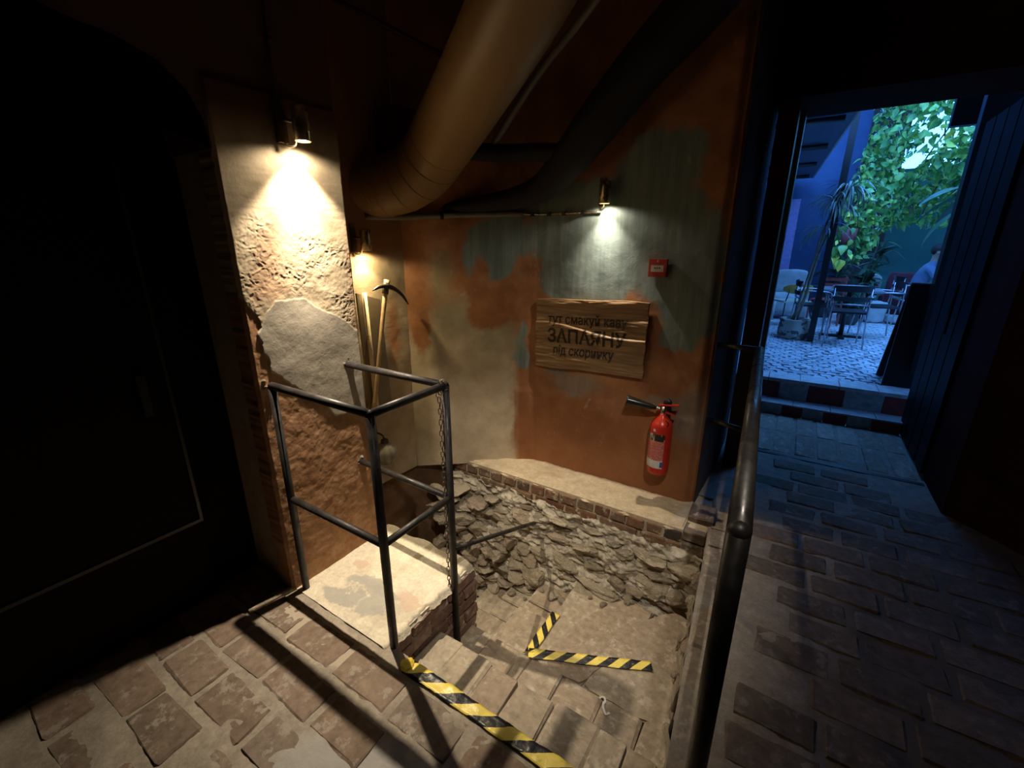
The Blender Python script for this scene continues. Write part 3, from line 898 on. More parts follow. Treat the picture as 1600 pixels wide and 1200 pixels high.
# ------------------------------------------------------------------ SETTING: passage to the courtyard
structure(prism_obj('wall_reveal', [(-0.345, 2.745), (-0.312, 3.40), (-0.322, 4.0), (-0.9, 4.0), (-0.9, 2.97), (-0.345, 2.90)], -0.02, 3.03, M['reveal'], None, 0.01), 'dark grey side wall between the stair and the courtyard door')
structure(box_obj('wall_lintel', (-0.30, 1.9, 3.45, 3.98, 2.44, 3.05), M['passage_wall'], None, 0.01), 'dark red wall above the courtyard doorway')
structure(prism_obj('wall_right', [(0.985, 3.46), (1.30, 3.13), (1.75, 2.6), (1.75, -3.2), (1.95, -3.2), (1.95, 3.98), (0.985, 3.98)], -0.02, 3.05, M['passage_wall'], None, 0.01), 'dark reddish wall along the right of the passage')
frame_m = simple('oxblood_frame_paint', (0.085, 0.026, 0.016), 0.45)
pale_m = simple('pale_frame_edge', (0.30, 0.34, 0.36), 0.35)
structure(box_obj('trim_1', (-0.275, -0.163, 3.46, 3.62, 0.0, 2.44), frame_m, None, 0.005), 'dark red timber door jamb on the left of the doorway')
structure(box_obj('trim_2', (-0.19, -0.138, 3.80, 3.96, 0.0, 2.44), simple('green_grey_frame', (0.25, 0.36, 0.33), 0.4), None, 0.004), 'pale green strip at the outer edge of the doorway')
# outward-opened plank door leaf
dl = empty('door_2', (0.985, 3.98, 0), 0); dl['kind'] = 'structure'; dl['label'] = 'dark plank door leaf opened outward at the right of the doorway'
plank_m = simple('navy_black_planks', (0.006, 0.006, 0.010), 0.6, 0, .3, 12, .1, 0.15)
for k in range(8):
    box_obj('plank', (-0.02 + 0.003 * (k % 2), 0.02, 0.02 + k * 0.118, 0.02 + k * 0.118 + 0.112, 0.02, 2.46), plank_m, dl, 0.004)
box_obj('door_frame', (0.02, 0.06, 0.0, 0.98, 0.02, 2.47), plank_m, dl, 0.003)
tube_obj('door_handle', [(-0.05, 0.30, 1.0), (-0.05, 0.30, 1.35)], 0.009, M['steel'], dl, 10)

# courtyard steps (white and red painted blocks)
ZC = 0.313
structure(box_obj('wall_step_core', (-1.6, 1.6, 5.18, 5.36, -0.1, 0.285), M['mortar'], None, 0), 'masonry core behind the courtyard step blocks')
structure(box_obj('wall_step_side', (-1.6, -0.385, 4.0, 5.3, -0.1, ZC - .01), M['passage_wall'], None, 0), 'dark masonry beside the courtyard steps')
st = structure(box_obj('floor_step', (-1.6, 1.5, 4.90, 5.24, -0.02, 0.07), M['mortar'], None, 0), 'two low steps of red and white painted blocks up to the courtyard')
wb1 = simple('white_block_paint', (0.50, 0.46, 0.41), 0.8, 0, .3, 20, .4); rb1 = simple('red_block_paint', (0.34, 0.05, 0.04), 0.75, 0, .3, 20, .4)
def blocks(y0, y1, z0, z1, xs, first):
    for k in range(len(xs) - 1):
        bm = bmesh.new(); add_box(bm, xs[k] + 0.003, xs[k + 1] - 0.003, y0, y1, z0, z1); bevelled(bm, 0.006, 1)
        link('block', bm_mesh('block', bm), (wb1 if (k + first) % 2 else rb1), st)
blocks(4.86, 5.06, -0.01, 0.10, [-0.35, -0.12, 0.06, 0.23, 0.40, 0.58, 0.76, 0.97, 1.2, 1.45], 0)
x = -0.38
while x < 1.4:
    w = rr.uniform(.2, .34)
    box_obj('slab', (x, x + w - .006, 4.855, 5.07, .098, .112), simple('pale_step_slab', (.46, .44, .42), .8, 0, .2, 15, .3) if not bpy.data.materials.get('pale_step_slab') else bpy.data.materials['pale_step_slab'], st, .004); x += w
blocks(5.06, 5.28, 0.0, ZC - 0.004, [-0.40, -0.17, 0.005, 0.255, 0.54, 0.84, 1.14, 1.45], 1)

# ------------------------------------------------------------------ COURTYARD shell
def cg(U, V):
    x = -3.0 + 8.0 * U; y = 5.22 + 9.8 * V
    P = np.stack([x, y, x * 0 + ZC - 0.018], 1); P[:, 2] += 0.006 * fbm(P, 3, 3, 101)
    return P
cob_base = simple('courtyard_sand', (0.38, 0.38, 0.38), 0.9, 0, .2, 15, .3)
cy = structure(grid_obj('floor_courtyard', cg, 60, 60, cob_base), 'cobbled courtyard ground')
cobm = simple('cobble', (0.42, 0.42, 0.42), 0.7)
def cob_mesh(seed):
    rq = random.Random(seed); bm = bmesh.new()
    add_box(bm, -0.5, 0.5, -0.5, 0.5, -0.5, 0.42)
    top = [v for v in bm.verts if v.co.z > 0]
    for v in top: v.co.x *= rq.uniform(.82, .96); v.co.y *= rq.uniform(.82, .96); v.co.z += rq.uniform(-.08, .08)
    bevelled(bm, 0.10, 1)
    return bm_mesh('cobblestone', bm)
t = MT('cobble_stone', 0.6)
t.color(t.ramp(t.rnd(), [(0, (0.42, 0.42, 0.44)), (0.5, (0.58, 0.58, 0.58)), (1, (0.72, 0.71, 0.70))])); t.bump(t.noise(2.5, 3), .4, .1)
cobm = t.m
CB = [cob_mesh(k) for k in range(6)]
for m in CB: m.materials.append(cobm)
rr = random.Random(77)
cobs = []
y = 5.36; r = 0
while y < 13.0:
    x = -0.9 + (r % 2) * 0.055
    while x < 2.6 + (y - 5.3) * 0.1:
        cobs.append((x + rr.uniform(-.01, .01), y + rr.uniform(-.012, .012), rr.uniform(0.092, 0.112), rr.uniform(-.25, .25)))
        x += 0.112
    y += 0.108; r += 1
near = [c for c in cobs if -0.30 + (c[1] - 5.3) * 0.02 < c[0] < 1.0 + (c[1] - 5.3) * 0.1][:300]
ns = set(near)
for (x, yy, s, a) in near:
    link('cobblestone', rr.choice(CB), None, cy, (x, yy, ZC - 0.028), (rr.uniform(-.05, .05), rr.uniform(-.05, .05), a), (s, s, 0.06))
bm = bmesh.new()
for (x, yy, s, a) in cobs:
    if (x, yy, s, a) in ns: continue
    M4 = Matrix.Translation((x, yy, ZC - 0.028)) @ Matrix.Rotation(a, 4, 'Z')
    vs = add_box(bm, -s / 2, s / 2, -s / 2, s / 2, -0.03, 0.026 + rr.uniform(-.004, .004))
    for v in vs[4:]: v.co.x = v.co.x * .9; v.co.y = v.co.y * .9
    for v in vs: v.co = M4 @ v.co
o = link('cobblestones', bm_mesh('cobblestones', bm), cobm, cy); o['kind'] = 'stuff'
# kerb slabs at the courtyard edge
kb = simple('edge_slab', (0.60, 0.58, 0.56), 0.7, 0, .2, 15, .3)
x = -0.42
while x < 1.5:
    w = rr.uniform(0.22, 0.36)
    box_obj('slab', (x, x + w - 0.008, 5.05, 5.30, ZC - 0.03, ZC + 0.004), kb, cy, 0.006); x += w

blue_m = plaster('blue_wall_paint', (0.028, 0.055, 0.13), (0.05, 0.09, 0.19), 2)
teal_m = plaster('teal_wall_paint', (0.03, 0.13, 0.12), (0.05, 0.19, 0.16), 2)
brown_m = plaster('brown_courtyard_wall', (0.06, 0.035, 0.03), (0.12, 0.06, 0.05), 2)
structure(box_obj('wall_courtyard_left', (-3.2, 0.62, 10.7, 10.9, 0.2, 5.6), blue_m, None, 0), 'dark blue wall behind the draped armchair')
structure(box_obj('wall_courtyard_middle', (0.62, 1.25, 11.4, 11.6, 0.2, 5.6), brown_m, None, 0), 'dark brown wall behind the potted plants')
structure(box_obj('wall_courtyard_back', (1.25, 5.0, 11.8, 12.0, 0.2, 3.0), teal_m, None, 0), 'dark teal wall behind the seated person')
structure(box_obj('wall_courtyard_side', (4.6, 4.8, 5.2, 12.0, 0.2, 4.4), brown_m, None, 0), 'courtyard wall off to the right')
structure(box_obj('wall_courtyard_near_left', (-3.2, -0.62, 3.98, 4.2, -0.02, 4.2), brown_m, None, 0), 'courtyard wall left of the doorway')
structure(box_obj('wall_courtyard_near_right', (1.03, 4.8, 4.0, 4.2, -0.02, 4.4), brown_m, None, 0), 'courtyard wall right of the doorway')
structure(box_obj('wall_courtyard_added_panel', (1.12, 3.2, 5.46, 5.56, 0.2, 4.2), M['black'], None, 0), 'added black panel darkening the side right of the thick courtyard column')  # black panel added to keep this side dark and block sky light
structure(box_obj('wall_courtyard_west', (-1.6, -1.4, 4.0, 10.8, 0.2, 4.4), blue_m, None, 0), 'dark blue courtyard side wall')
structure(box_obj('trim_4', (-0.42, -0.22, 10.55, 10.68, 0.3, 2.45), simple('lilac_post_paint', (0.42, 0.30, 0.55), 0.5), None, 0.01), 'lilac painted post on the dark blue courtyard wall')
structure(box_obj('trim_5', (-0.62, -0.45, 10.5, 10.68, 0.3, 3.0), simple('red_post_paint', (0.20, 0.05, 0.06), 0.5), None, 0.01), 'dull red post beside the lilac post')

structure(box_obj('ceiling_daylight_blocker', (-1.6, 4.7, 3.98, 5.35, 3.12, 3.2), M['black'], None, 0), 'added unseen roof slab outside the doorway that cuts the daylight')  # unseen roof added to keep daylight off the inner floor
# canopy
cn = empty('canopy', (-0.6, 5.3, 2.8), 0, 'blue-grey underside of a flat canopy over the left of the courtyard', 'canopy')
bm = bmesh.new()
pts = [(0.0 - 0.9, 0.0), (0.83, 0.0), (0.50, 5.2), (-0.9, 5.2)]
prism_bm(bm, pts, 0.0, 0.05)
link('roof_sheet', bm_mesh('roof_sheet', bm), simple('canopy_sheet', (0.10, 0.13, 0.20), 0.6), cn)
tube_obj('edge_rail', [(0.835, 0.0, 0.01), (0.505, 5.2, 0.01)], 0.018, simple('canopy_edge', (0.45, 0.45, 0.48), 0.4), cn, 8)
for k in range(4):
    y = 0.4 + k * 1.4
    tube_obj('beam', [(-0.9, y, -0.04), (0.72 - k * .09, y, -0.04)], 0.03, M['black'], cn, 8)

# ------------------------------------------------------------------ WALL LAMPS
def spot(parent, loc, W, ang, blend, size=0.012, col=WARM, rot=(0, 0, 0)):
    d = bpy.data.lights.new('spot', 'SPOT')
    d.energy = W; d.color = col; d.spot_size = math.radians(ang); d.spot_blend = blend; d.shadow_soft_size = size
    o = bpy.data.objects.new('bulb_light', d); COL.objects.link(o)
    o.parent = parent; o.location = loc; o.rotation_euler = rot
    return o

def wall_lamp(loc, rz, label, watts, col=WARM, mid=(90, 0.6)):
    """origin at the centre of the open lower rim; local -X points to the wall"""
    L = empty('wall_lamp', loc, rz, label, 'lamp', 'small metal wall spotlights')
    lathe_obj('lamp_shade', [(0.030, 0.0), (0.0325, 0.002), (0.0325, 0.118), (0.030, 0.122), (0.0, 0.122)], M['brass'], L, 28)
    lathe_obj('shade_lining', [(0.0295, 0.0), (0.0295, 0.05), (0.0, 0.052)], M['brass'], L, 24)
    lathe_obj('bulb', [(0.0, 0.004), (0.018, 0.005), (0.026, 0.009), (0.026, 0.016)], M['glow'], L, 20)
    box_obj('back_plate', (-0.083, -0.056, -0.060, -0.024, -0.005, 0.150), M['lampdark'], L, 0.003)
    tube_obj('bracket', [(-0.058, -0.04, 0.075), (-0.045, -0.03, 0.075), (-0.028, -0.012, 0.07)], 0.007, M['lampdark'], L, 10)
    tube_obj('cable', smooth_path([(-0.056, -0.042, 0.0), (-0.050, -0.040, -0.016), (-0.040, -0.030, -0.020), (-0.030, -0.016, -0.012), (-0.028, -0.012, 0.006)], 4), 0.0045, M['brass'], L, 8)
    spot(L, (0, 0, -0.004), watts[0], 66, 1.0, col=col, rot=(0, -0.16, 0))
    spot(L, (0, 0, -0.004), watts[1], mid[0], mid[1], col=col)
    spot(L, (0, 0, -0.004), watts[2], 168, 0.4, col=col)
    return L
wall_lamp((-1.736, 1.187, 1.992), 0.0, 'metal cylinder spotlight on the rough stucco pier, lighting the landing', SPOT_W['pier'], mid=(92, 0.45))
wall_lamp((-2.208, 1.84, 1.571), 0.0, 'metal cylinder spotlight half hidden in the niche above the pickaxe', SPOT_W['niche'], (1.0, 0.80, 0.44))
wall_lamp((-1.045, 2.65, 1.838), -math.pi / 2, 'metal cylinder spotlight on the teal wall above the carved timber sign', SPOT_W['wall'], mid=(92, 1.0))
# unseen ceiling spotlight over the passage
cs = empty('ceiling_lamp', (0.25, 0.30, 2.95), 0, 'small black ceiling spotlight above the passage, outside the picture', 'lamp')
lathe_obj('lamp_shade', [(0.03, -0.10), (0.035, -0.10), (0.035, 0.07), (0.0, 0.075)], M['lampdark'], cs, 20)
_d = Vector((-1.15, 2.35, -0.5)) - Vector((0.25, 0.30, 2.84))
spot(cs, (0, 0, -0.11), SPOT_W['right'], 42, 0.8, 0.02, (1, .90, .76), _d.to_track_quat('-Z', 'Y').to_euler())

pc = tube_obj('power_cable', smooth_path([(-1.812, 1.145, 2.145), (-1.825, 1.148, 2.20), (-1.83, 1.158, 2.34), (-1.83, 1.16, 2.7)], 4), 0.004, M['lampdark'], None, 8)
tag(pc, 'thin dark cable running up the wall above the pier lamp', 'cable')
jb = lathe_obj('cable_clip', [(0.0, 0.012), (0.010, 0.010), (0.012, 0.0)], M['lampdark'], pc, 12, (-1.824, 1.158, 2.34), (0, math.pi / 2, 0))

# ------------------------------------------------------------------ RAILINGS
def sph_cap(bm, c, r):
    bmesh.ops.create_uvsphere(bm, u_segments=14, v_segments=8, radius=r, matrix=Matrix.Translation(c))
def rail_tube(name, a, b, r, parent, mat, caps=True):
    bm = bmesh.new(); add_tube(bm, [a, b], r, 18, True)
    if caps:
        sph_cap(bm, a, r * 1.0); sph_cap(bm, b, r * 1.0)
    return link(name, bm_mesh(name, bm, True, False), mat, parent)
RR = 0.0165
rl = empty('stair_railing', (-1.185, 0.935, 0.0), 0, 'dark steel tube railing with three posts boxing in the pale landing block', 'railing')
def q(x, y, z): return (x + 1.185, y - 0.935, z)
rail_tube('post', q(-1.79, .93, 0.0), q(-1.79, .932, 1.035), RR, rl, M['steel'])
rail_tube('post', q(-1.185, .935, 0.0), q(-1.185, .935, 1.035), RR + 0.001, rl, M['steel'])
rail_tube('post', q(-1.185, 1.33, -0.36), q(-1.185, 1.33, 1.035), RR + 0.001, rl, M['steel'])
rail_tube('top_rail', q(-1.79, .932, 1.04), q(-1.185, .935, 1.04), RR, rl, M['steel'])
rail_tube('top_rail', q(-1.185, .935, 1.04), q(-1.185, 1.33, 1.04), RR, rl, M['steel'])
rail_tube('top_rail', q(-1.83, 1.33, 1.04), q(-1.185, 1.33, 1.04), RR, rl, M['steel'])
rail_tube('middle_rail', q(-1.79, .932, 0.50), q(-1.185, .935, 0.50), RR * .92, rl, M['steel'])
rail_tube('middle_rail', q(-1.185, .935, 0.50), q(-1.185, 1.33, 0.50), RR * .92, rl, M['steel'])
rail_tube('middle_rail', q(-1.83, 1.345, 0.50), q(-1.185, 1.33, 0.50), RR * .92, rl, M['steel'])
bm = bmesh.new()
a, b = Vector(q(-1.175, 1.335, .225)), Vector(q(-1.300, 2.37, -.285))
add_tube(bm, [a, b], 0.0125, 16, True)
d = (b - a).normalized()
hr = link('handrail', bm_mesh('handrail', bm, True), M['steel'], rl)
bm = bmesh.new(); add_tube(bm, [b - d * 0.012, b + d * .01], [0.019, 0.021], 16, True)
o = link('end_collar', bm_mesh('end_collar', bm, True), M['chrome'], hr); o['label'] = 'pale ring at the wall end of the handrail'

# chain
ch = empty('chain', (-1.205, 1.312, 1.02), 0, 'rusty steel link chain hanging from the railing corner down to the stair', 'chain')
def link_mesh():
    bm = bmesh.new()
    n = 18; pts = []
    for k in range(n):
        a_ = 2 * math.pi * k / n
        pts.append(Vector((0.0068 * math.cos(a_), 0, 0.0105 * math.sin(a_) + (0.0045 if math.sin(a_) > 0 else -0.0045))))
    rings = []
    for k in range(n):
        tdir = (pts[(k + 1) % n] - pts[k - 1]).normalized(); u = Vector((0, 1, 0)); w = tdir.cross(u)
        rings.append([bm.verts.new(pts[k] + (u * math.cos(2 * math.pi * j / 6) + w * math.sin(2 * math.pi * j / 6)) * 0.0021) for j in range(6)])
    for k in range(n):
        A_, B_ = rings[k], rings[(k + 1) % n]
        for j in range(6):
            bm.faces.new((A_[j], A_[(j + 1) % 6], B_[(j + 1) % 6], B_[j]))
    me = bm_mesh('chain_link', bm, True); me.materials.append(M['chain']); return me
LM = link_mesh()
rr = random.Random(4)
z = -0.045; k = 0
while z > -1.16:
    link('chain_link', LM, None, ch, (rr.uniform(-.001, .001), rr.uniform(-.001, .001) - 0.003 * math.sin(z * 3), z), (rr.uniform(-.1, .1), rr.uniform(-.1, .1), math.pi / 2 * (k % 2) + 0.6 + rr.uniform(-.2, .2)))
    z -= 0.0255; k += 1
for k in range(9):     # knot of links around the corner
    a_ = k * 0.9
    link('chain_link', LM, None, ch, (0.0 + 0.004 * math.sin(k * 2.1) + (0.008 if k % 2 else 0.03), -0.01 + 0.026 * math.cos(a_), 0.015 + 0.024 * math.sin(a_)), (a_ + math.pi / 2, 0.5 * (k % 2), 0.3 * k))

# right railing
rg = empty('passage_railing', (-0.06, 1.83, 0.0), 0, 'long smooth dark steel railing along the right side of the stair opening', 'railing')
def q2(x, y, z): return (x + 0.06, y - 1.83, z)
RB = 0.0245
rail_tube('top_rail', q2(-.021, .90, 1.04), q2(-.123, 2.77, 1.04), RB, rg, M['rail_right'])
rail_tube('post', q2(-.021, .90, 0.0), q2(-.021, .90, 1.038), RB, rg, M['rail_right'])
rail_tube('post', q2(-.078, 1.95, 0.0), q2(-.078, 1.95, 1.03), RB * .8, rg, M['rail_right'])
rail_tube('post', q2(-.123, 2.77, 0.0), q2(-.123, 2.77, 1.03), RB * .8, rg, M['rail_right'])
rail_tube('wall_tie', q2(-.34, 2.79, 1.045), q2(-.123, 2.77, 1.045), RB * .6, rg, M['rail_right'])
rail_tube('wall_tie', q2(-.33, 2.80, .57), q2(-.123, 2.77, .55), RB * .6, rg, M['rail_right'])
rail_tube('middle_rail', q2(-.021, .90, 0.50), q2(-.123, 2.77, 0.50), RB * .62, rg, M['rail_right'])

# ------------------------------------------------------------------ HAZARD TAPE
def tape(name, pts, w, mat, label, lift=0.004, wob=0.004, n=60):
    pts = [Vector(p) for p in pts]
    path = []; L = [0]
    for i in range(len(pts) - 1): L.append(L[-1] + (pts[i + 1] - pts[i]).length)
    def at(s):
        for i in range(len(pts) - 1):
            if s <= L[i + 1] or i == len(pts) - 2:
                f = (s - L[i]) / (L[i + 1] - L[i]); return pts[i].lerp(pts[i + 1], f), (pts[i + 1] - pts[i]).normalized()
    bm = bmesh.new(); uvl = bm.loops.layers.uv.new('UVMap'); info = {}
    rows = []
    for k in range(n + 1):
        s = L[-1] * k / n; p, d = at(s)
        side = Vector((-d.y, d.x, 0)); side.normalize()
        row_ = []
        for j in range(6):
            t_ = j / 5 - 0.5
            c = p + side * (t_ * w * (1 + 0.05 * math.sin(s * 31)))
            nz = float(fbm(np.array([[c.x, c.y, 0]]), 22, 3, 77)[0])
            v = bm.verts.new((c.x, c.y, c.z + lift + wob * abs(nz)))
            info[v] = (s, t_ * w); row_.append(v)
        rows.append(row_)
    for a_, b_ in zip(rows, rows[1:]):
        for j in range(5):
            f = bm.faces.new((a_[j], a_[j + 1], b_[j + 1], b_[j])); f.smooth = True
            for lp in f.loops: lp[uvl].uv = info[lp.vert]
    me = bpy.data.meshes.new(name); bm.to_mesh(me); bm.free()
    o = link(name, me, mat)
    sm = o.modifiers.new('thick', 'SOLIDIFY'); sm.thickness = 0.0012; sm.offset = -1
    return tag(o, label, 'tape', None)
tape('hazard_tape', [(-1.075, 0.893, 0.006), (-0.70, 0.893, 0.004), (-0.36, 0.893, 0.004), (-0.14, 0.893, 0.004)], 0.058, M['tape'], 'wide crumpled yellow and black hazard tape along the top stair edge', 0.005, 0.010, 110)
# the lump where the tape is folded over at its left end
bm = bmesh.new(); bmesh.ops.create_icosphere(bm, subdivisions=3, radius=1.0)
V = np.array([v.co[:] for v in bm.verts]); V *= (1 + 0.35 * fbm(V, 1.8, 3, 5))[:, None]
for v, c in zip(bm.verts, V): v.co = Vector(c * np.array([0.028, 0.030, 0.014]))
tf = link('folded_end', bm_mesh('folded_end', bm, False), simple('tape_yellow', (0.72, 0.52, 0.06), 0.4), bpy.data.objects['hazard_tape'], (-1.065, 0.893, 0.014))
tape('hazard_tape', [(-0.845, 1.475, -0.358), (-0.56, 1.605, -0.356), (-0.30, 1.73, -0.354)], 0.054, M['tape_small'], 'narrow yellow and black tape crossing the winder tread in the stairwell', 0.004, 0.004, 60)
tape('hazard_tape', [(-0.845, 1.475, -0.354), (-0.868, 1.505, -0.40), (-0.945, 1.66, -0.594), (-0.945, 1.80, -0.594), (-0.942, 1.985, -0.594)], 0.054, M['tape_small'], 'short yellow and black tape running toward the rubble wall down the stair', 0.004, 0.004, 60)
# scrap of paper
sp = [(-0.455 , 1.475), (-0.445, 1.490), (-0.43, 1.480), (-0.43, 1.455), (-0.415, 1.43), (-0.40, 1.425), (-0.395, 1.44)]
bm = bmesh.new()
pp = smooth_path([(x, y - 0.03, 0) for x, y in sp], 4)
rws = []
for i, p in enumerate(pp):
    d = (pp[min(i + 1, len(pp) - 1)] - pp[max(0, i - 1)]).normalized(); s_ = Vector((-d.y, d.x, 0)) * 0.005
    zz = -0.352 + 0.003 * math.sin(i * 1.3)
    rws.append((bm.verts.new(p + s_ + Vector((0, 0, zz))), bm.verts.new(p - s_ + Vector((0, 0, zz + 0.002)))))
for a_, b_ in zip(rws, rws[1:]): bm.faces.new((a_[0], a_[1], b_[1], b_[0]))
o = link('paper_scrap', bm_mesh('paper_scrap', bm), simple('paper_white', (0.75, 0.72, 0.66), 0.8))
sm = o.modifiers.new('thick', 'SOLIDIFY'); sm.thickness = 0.0015
tag(o, 'small curled white paper scrap lying on a stair tread', 'paper')

# ------------------------------------------------------------------ SIGN
sg = empty('timber_sign', (-1.125, 2.712, 0.785), 0, 'rough carved timber board with black Cyrillic lettering on the painted wall', 'sign')
SWX, SHZ = 0.775, 0.480
def sign_h(x, z):
    """depth of the carved face at board coordinates (x from centre, z from bottom)"""
    P = np.stack([x * 2.2, x * 0, z * 16], 1)
    h = 0.012 * fbm(P, 1.0, 4, 131) + 0.0065 * fbm(np.stack([x * 8, x * 0, z * 60], 1), 1.0, 3, 132)
    for (za, zb, dep, w, cx, hw) in [(.325, .235, .016, .014, .12, .40), (.395, .395, .012, .02, 0, .5), (.435, .44, -.010, .02, 0, .5), (.205, .185, -.010, .012, -.08, .16), (.06, .05, .010, .01, .25, .2), (.10, .09, -.008, .01, .25, .18)]:
        zc_ = za + (zb - za) * (x / SWX + .5) + 0.012 * np.sin(x * 9 + za * 30)
        t_ = (z - zc_) / w
        h = h - dep * (1 / (1 + np.exp(-np.clip(t_ * 6, -30, 30))) - .5) * np.exp(-(t_ / 3) ** 2) * sstep(hw, hw * .7, np.abs(x - cx))
    return h
def sgf(U, V):
    x = (U - .5) * SWX; z = V * SHZ
    # ragged outline
    x = x + 0.004 * np.sin(z * 40) * (np.abs(U - .5) > .49)
    z = z + (0.008 * fbm(np.stack([x * 5, x * 0, x * 0], 1), 1, 3, 133) - 0.02 * (x / SWX) ** 2) * (V > .97) + (0.010 * fbm(np.stack([x * 4, x * 0, x * 0 + 3], 1), 1, 3, 134) ) * (V < .03)
    y = -0.028 - sign_h(x, z)
    return np.stack([x, y, z + x * 0.03], 1)
grid_obj('board', sgf, 200, 160, M['sign'], sg, True, extra=[([(-SWX / 2 + .003, -0.016), (SWX / 2 - .003, -0.016), (SWX / 2 - .003, 0.0), (-SWX / 2 + .003, 0.0)], 0.012, SHZ - 0.014)])
# closed rim joining the carved face to the backing
def rim():
    bm = bmesh.new()
    def strip(us, vs):
        P = sgf(np.array(us), np.array(vs)); prev = None
        for p in P:
            a_ = bm.verts.new(p); b_ = bm.verts.new((p[0], 0.0, p[2]))
            if prev: bm.faces.new((prev[0], a_, b_, prev[1]))
            prev = (a_, b_)
    n = 90; L_ = np.linspace(0, 1, n)
    strip(L_, L_ * 0); strip(L_, L_ * 0 + 1); strip(L_ * 0, L_); strip(L_ * 0 + 1, L_)
    return bm_mesh('board_edge', bm)
link('board_edge', rim(), M['sign'], sg)
def letters(body, x0, x1, z0, z1, bold):
    cu = bpy.data.curves.new('lettering', 'FONT'); cu.body = body; cu.size = 1; cu.offset = bold; cu.resolution_u = 3
    ob = bpy.data.objects.new('lettering_tmp', cu); COL.objects.link(ob)
    bpy.context.view_layer.update()
    me = bpy.data.meshes.new_from_object(ob.evaluated_get(bpy.context.evaluated_depsgraph_get()))
    bpy.data.objects.remove(ob); bpy.data.curves.remove(cu)
    bm = bmesh.new(); bm.from_mesh(me)
    xs = [v.co.x for v in bm.verts]
    a_, b_ = min(xs), max(xs); ztop = 0.72 if body.isupper() else 0.53
    for v in bm.verts:
        v.co.x = x0 + (v.co.x - a_) / (b_ - a_) * (x1 - x0)
        v.co.y = z0 + v.co.y / ztop * (z1 - z0)
    bmesh.ops.triangulate(bm, faces=bm.faces[:])
    for it in range(5):
        es = [e for e in bm.edges if e.calc_length() > 0.009]
        if not es: break
        bmesh.ops.subdivide_edges(bm, edges=es, cuts=1)
        bmesh.ops.triangulate(bm, faces=bm.faces[:])
    X_ = np.array([v.co.x for v in bm.verts]); Z_ = np.array([v.co.y for v in bm.verts])
    H_ = sign_h(X_, Z_)
    for v, x, z, h in zip(bm.verts, X_, Z_, H_): v.co = (x, -0.0305 - h, z + x * .03)
    m2 = bm_mesh('lettering', bm)
    bpy.data.meshes.remove(me)
    return link('lettering', m2, M['ink'], sg)
letters('тут смакуй каву', -.295, .265, .315, .362, 0.012)
letters('ЗАПАЯНУ', -.295, .265, .185, .278, 0.022)
letters('під скоринку', -.245, .190, .100, .148, 0.012)

# ------------------------------------------------------------------ FIRE CALL POINT
cpnt = empty('fire_call_point', (-0.709, 2.715, 1.425), 0, 'red square fire alarm call point with white centre on the teal wall', 'alarm')
box_obj('housing', (-.051, .051, -.032, .0, 0, .102), M['call_red'], cpnt, 0.006)
bxp = box_obj('press_panel', (-.036, .036, -.0355, -.030, .030, .066), M['white'], cpnt, 0.002)
for k in (-1, 0, 1):
    lathe_obj('dot', [(0.0, .002), (.0045, .0015), (.0045, 0)], M['black'], bxp, 12, (k * .013, -.0355, .052), (math.pi / 2, 0, 0))
box_obj('label_mark', (-.004, .004, -.0345, -.031, .084, .096), M['white'], cpnt, 0.001)

# ------------------------------------------------------------------ FIRE EXTINGUISHER
fe = empty('fire_extinguisher', (-0.575, 2.63, 0.205), 0, 'red fire extinguisher with black horn hung on the orange wall', 'extinguisher')
fe.rotation_euler = (0, 0, 0)
lathe_obj('cylinder', [(0, 0), (.045, .002), (.060, .010), (.067, .025), (.068, .04), (.068, .315), (.066, .335), (.056, .358), (.038, .378), (.022, .395), (.018, .41), (.0, .41)], M['red'], fe, 40)
def wrap(name, z0, z1, a0, a1, mat, r=.0690):
    bm = bmesh.new(); n = 20; pr = None
    for k in range(n + 1):
        a_ = a0 + (a1 - a0) * k / n; x, y = r * math.cos(a_), r * math.sin(a_)
        v = (bm.verts.new((x, y, z0)), bm.verts.new((x, y, z1)))
        if pr: bm.faces.new((pr[0], v[0], v[1], pr[1])).smooth = True
        pr = v
    return link(name, bm_mesh(name, bm, True), mat, fe)
A0, A1 = math.radians(-170), math.radians(-55)
t = MT('label_black', .4)
st_ = t.n('ShaderNodeTexNoise'); t.l(t.scaleP(60, 60, 14), st_.inputs['Vector']); st_.inputs['Scale'].default_value = 1.4
t.color(t.mix(t.range(st_.outputs['Fac'], .53, .56), (.02, .02, .015), (.45, .42, .30))); M['lab_black'] = t.m
t = MT('label_pink', .45)
t.color(t.mix(t.range(t.noise(1, 2, P=t.scaleP(70, 70, 170)), .5, .6, 0, .5), (.52, .12, .10), (.65, .42, .38))); M['lab_pink'] = t.m
wrap('label_band', .245, .290, A0, A1, M['lab_black'])['label'] = 'black label band with worn pale lettering'
wrap('instruction_label', .115, .245, A0, A1, M['lab_pink'])['label'] = 'faded pink instruction label'
wrap('white_label', .062, .115, A0, A1, M['white'])['label'] = 'white label strip'
wrap('blue_mark', .070, .108, math.radians(-68), A1, simple('label_blue', (.05, .10, .35), .4), .0694)
wrap('tag_mark', .305, .322, math.radians(-118), math.radians(-106), M['white'], .0692)
lathe_obj('valve_body', [(.014, .405), (.016, .41), (.016, .43), (.012, .435), (.012, .455), (0, .46)], M['chrome'], fe, 18)
o = tube_obj('nozzle_pipe', [(0, 0, .435), (-.03, -.004, .438), (-.05, -.006, .440)], .009, M['chrome'], fe, 12)
hb = bmesh.new(); add_tube(hb, [(-.042, -.005, .438), (-.06, -.008, .440), (-.075, -.010, .442), (-.215, -.03, .462), (-.222, -.031, .463)], [.010, .014, .019, .0335, .034], 24, True)
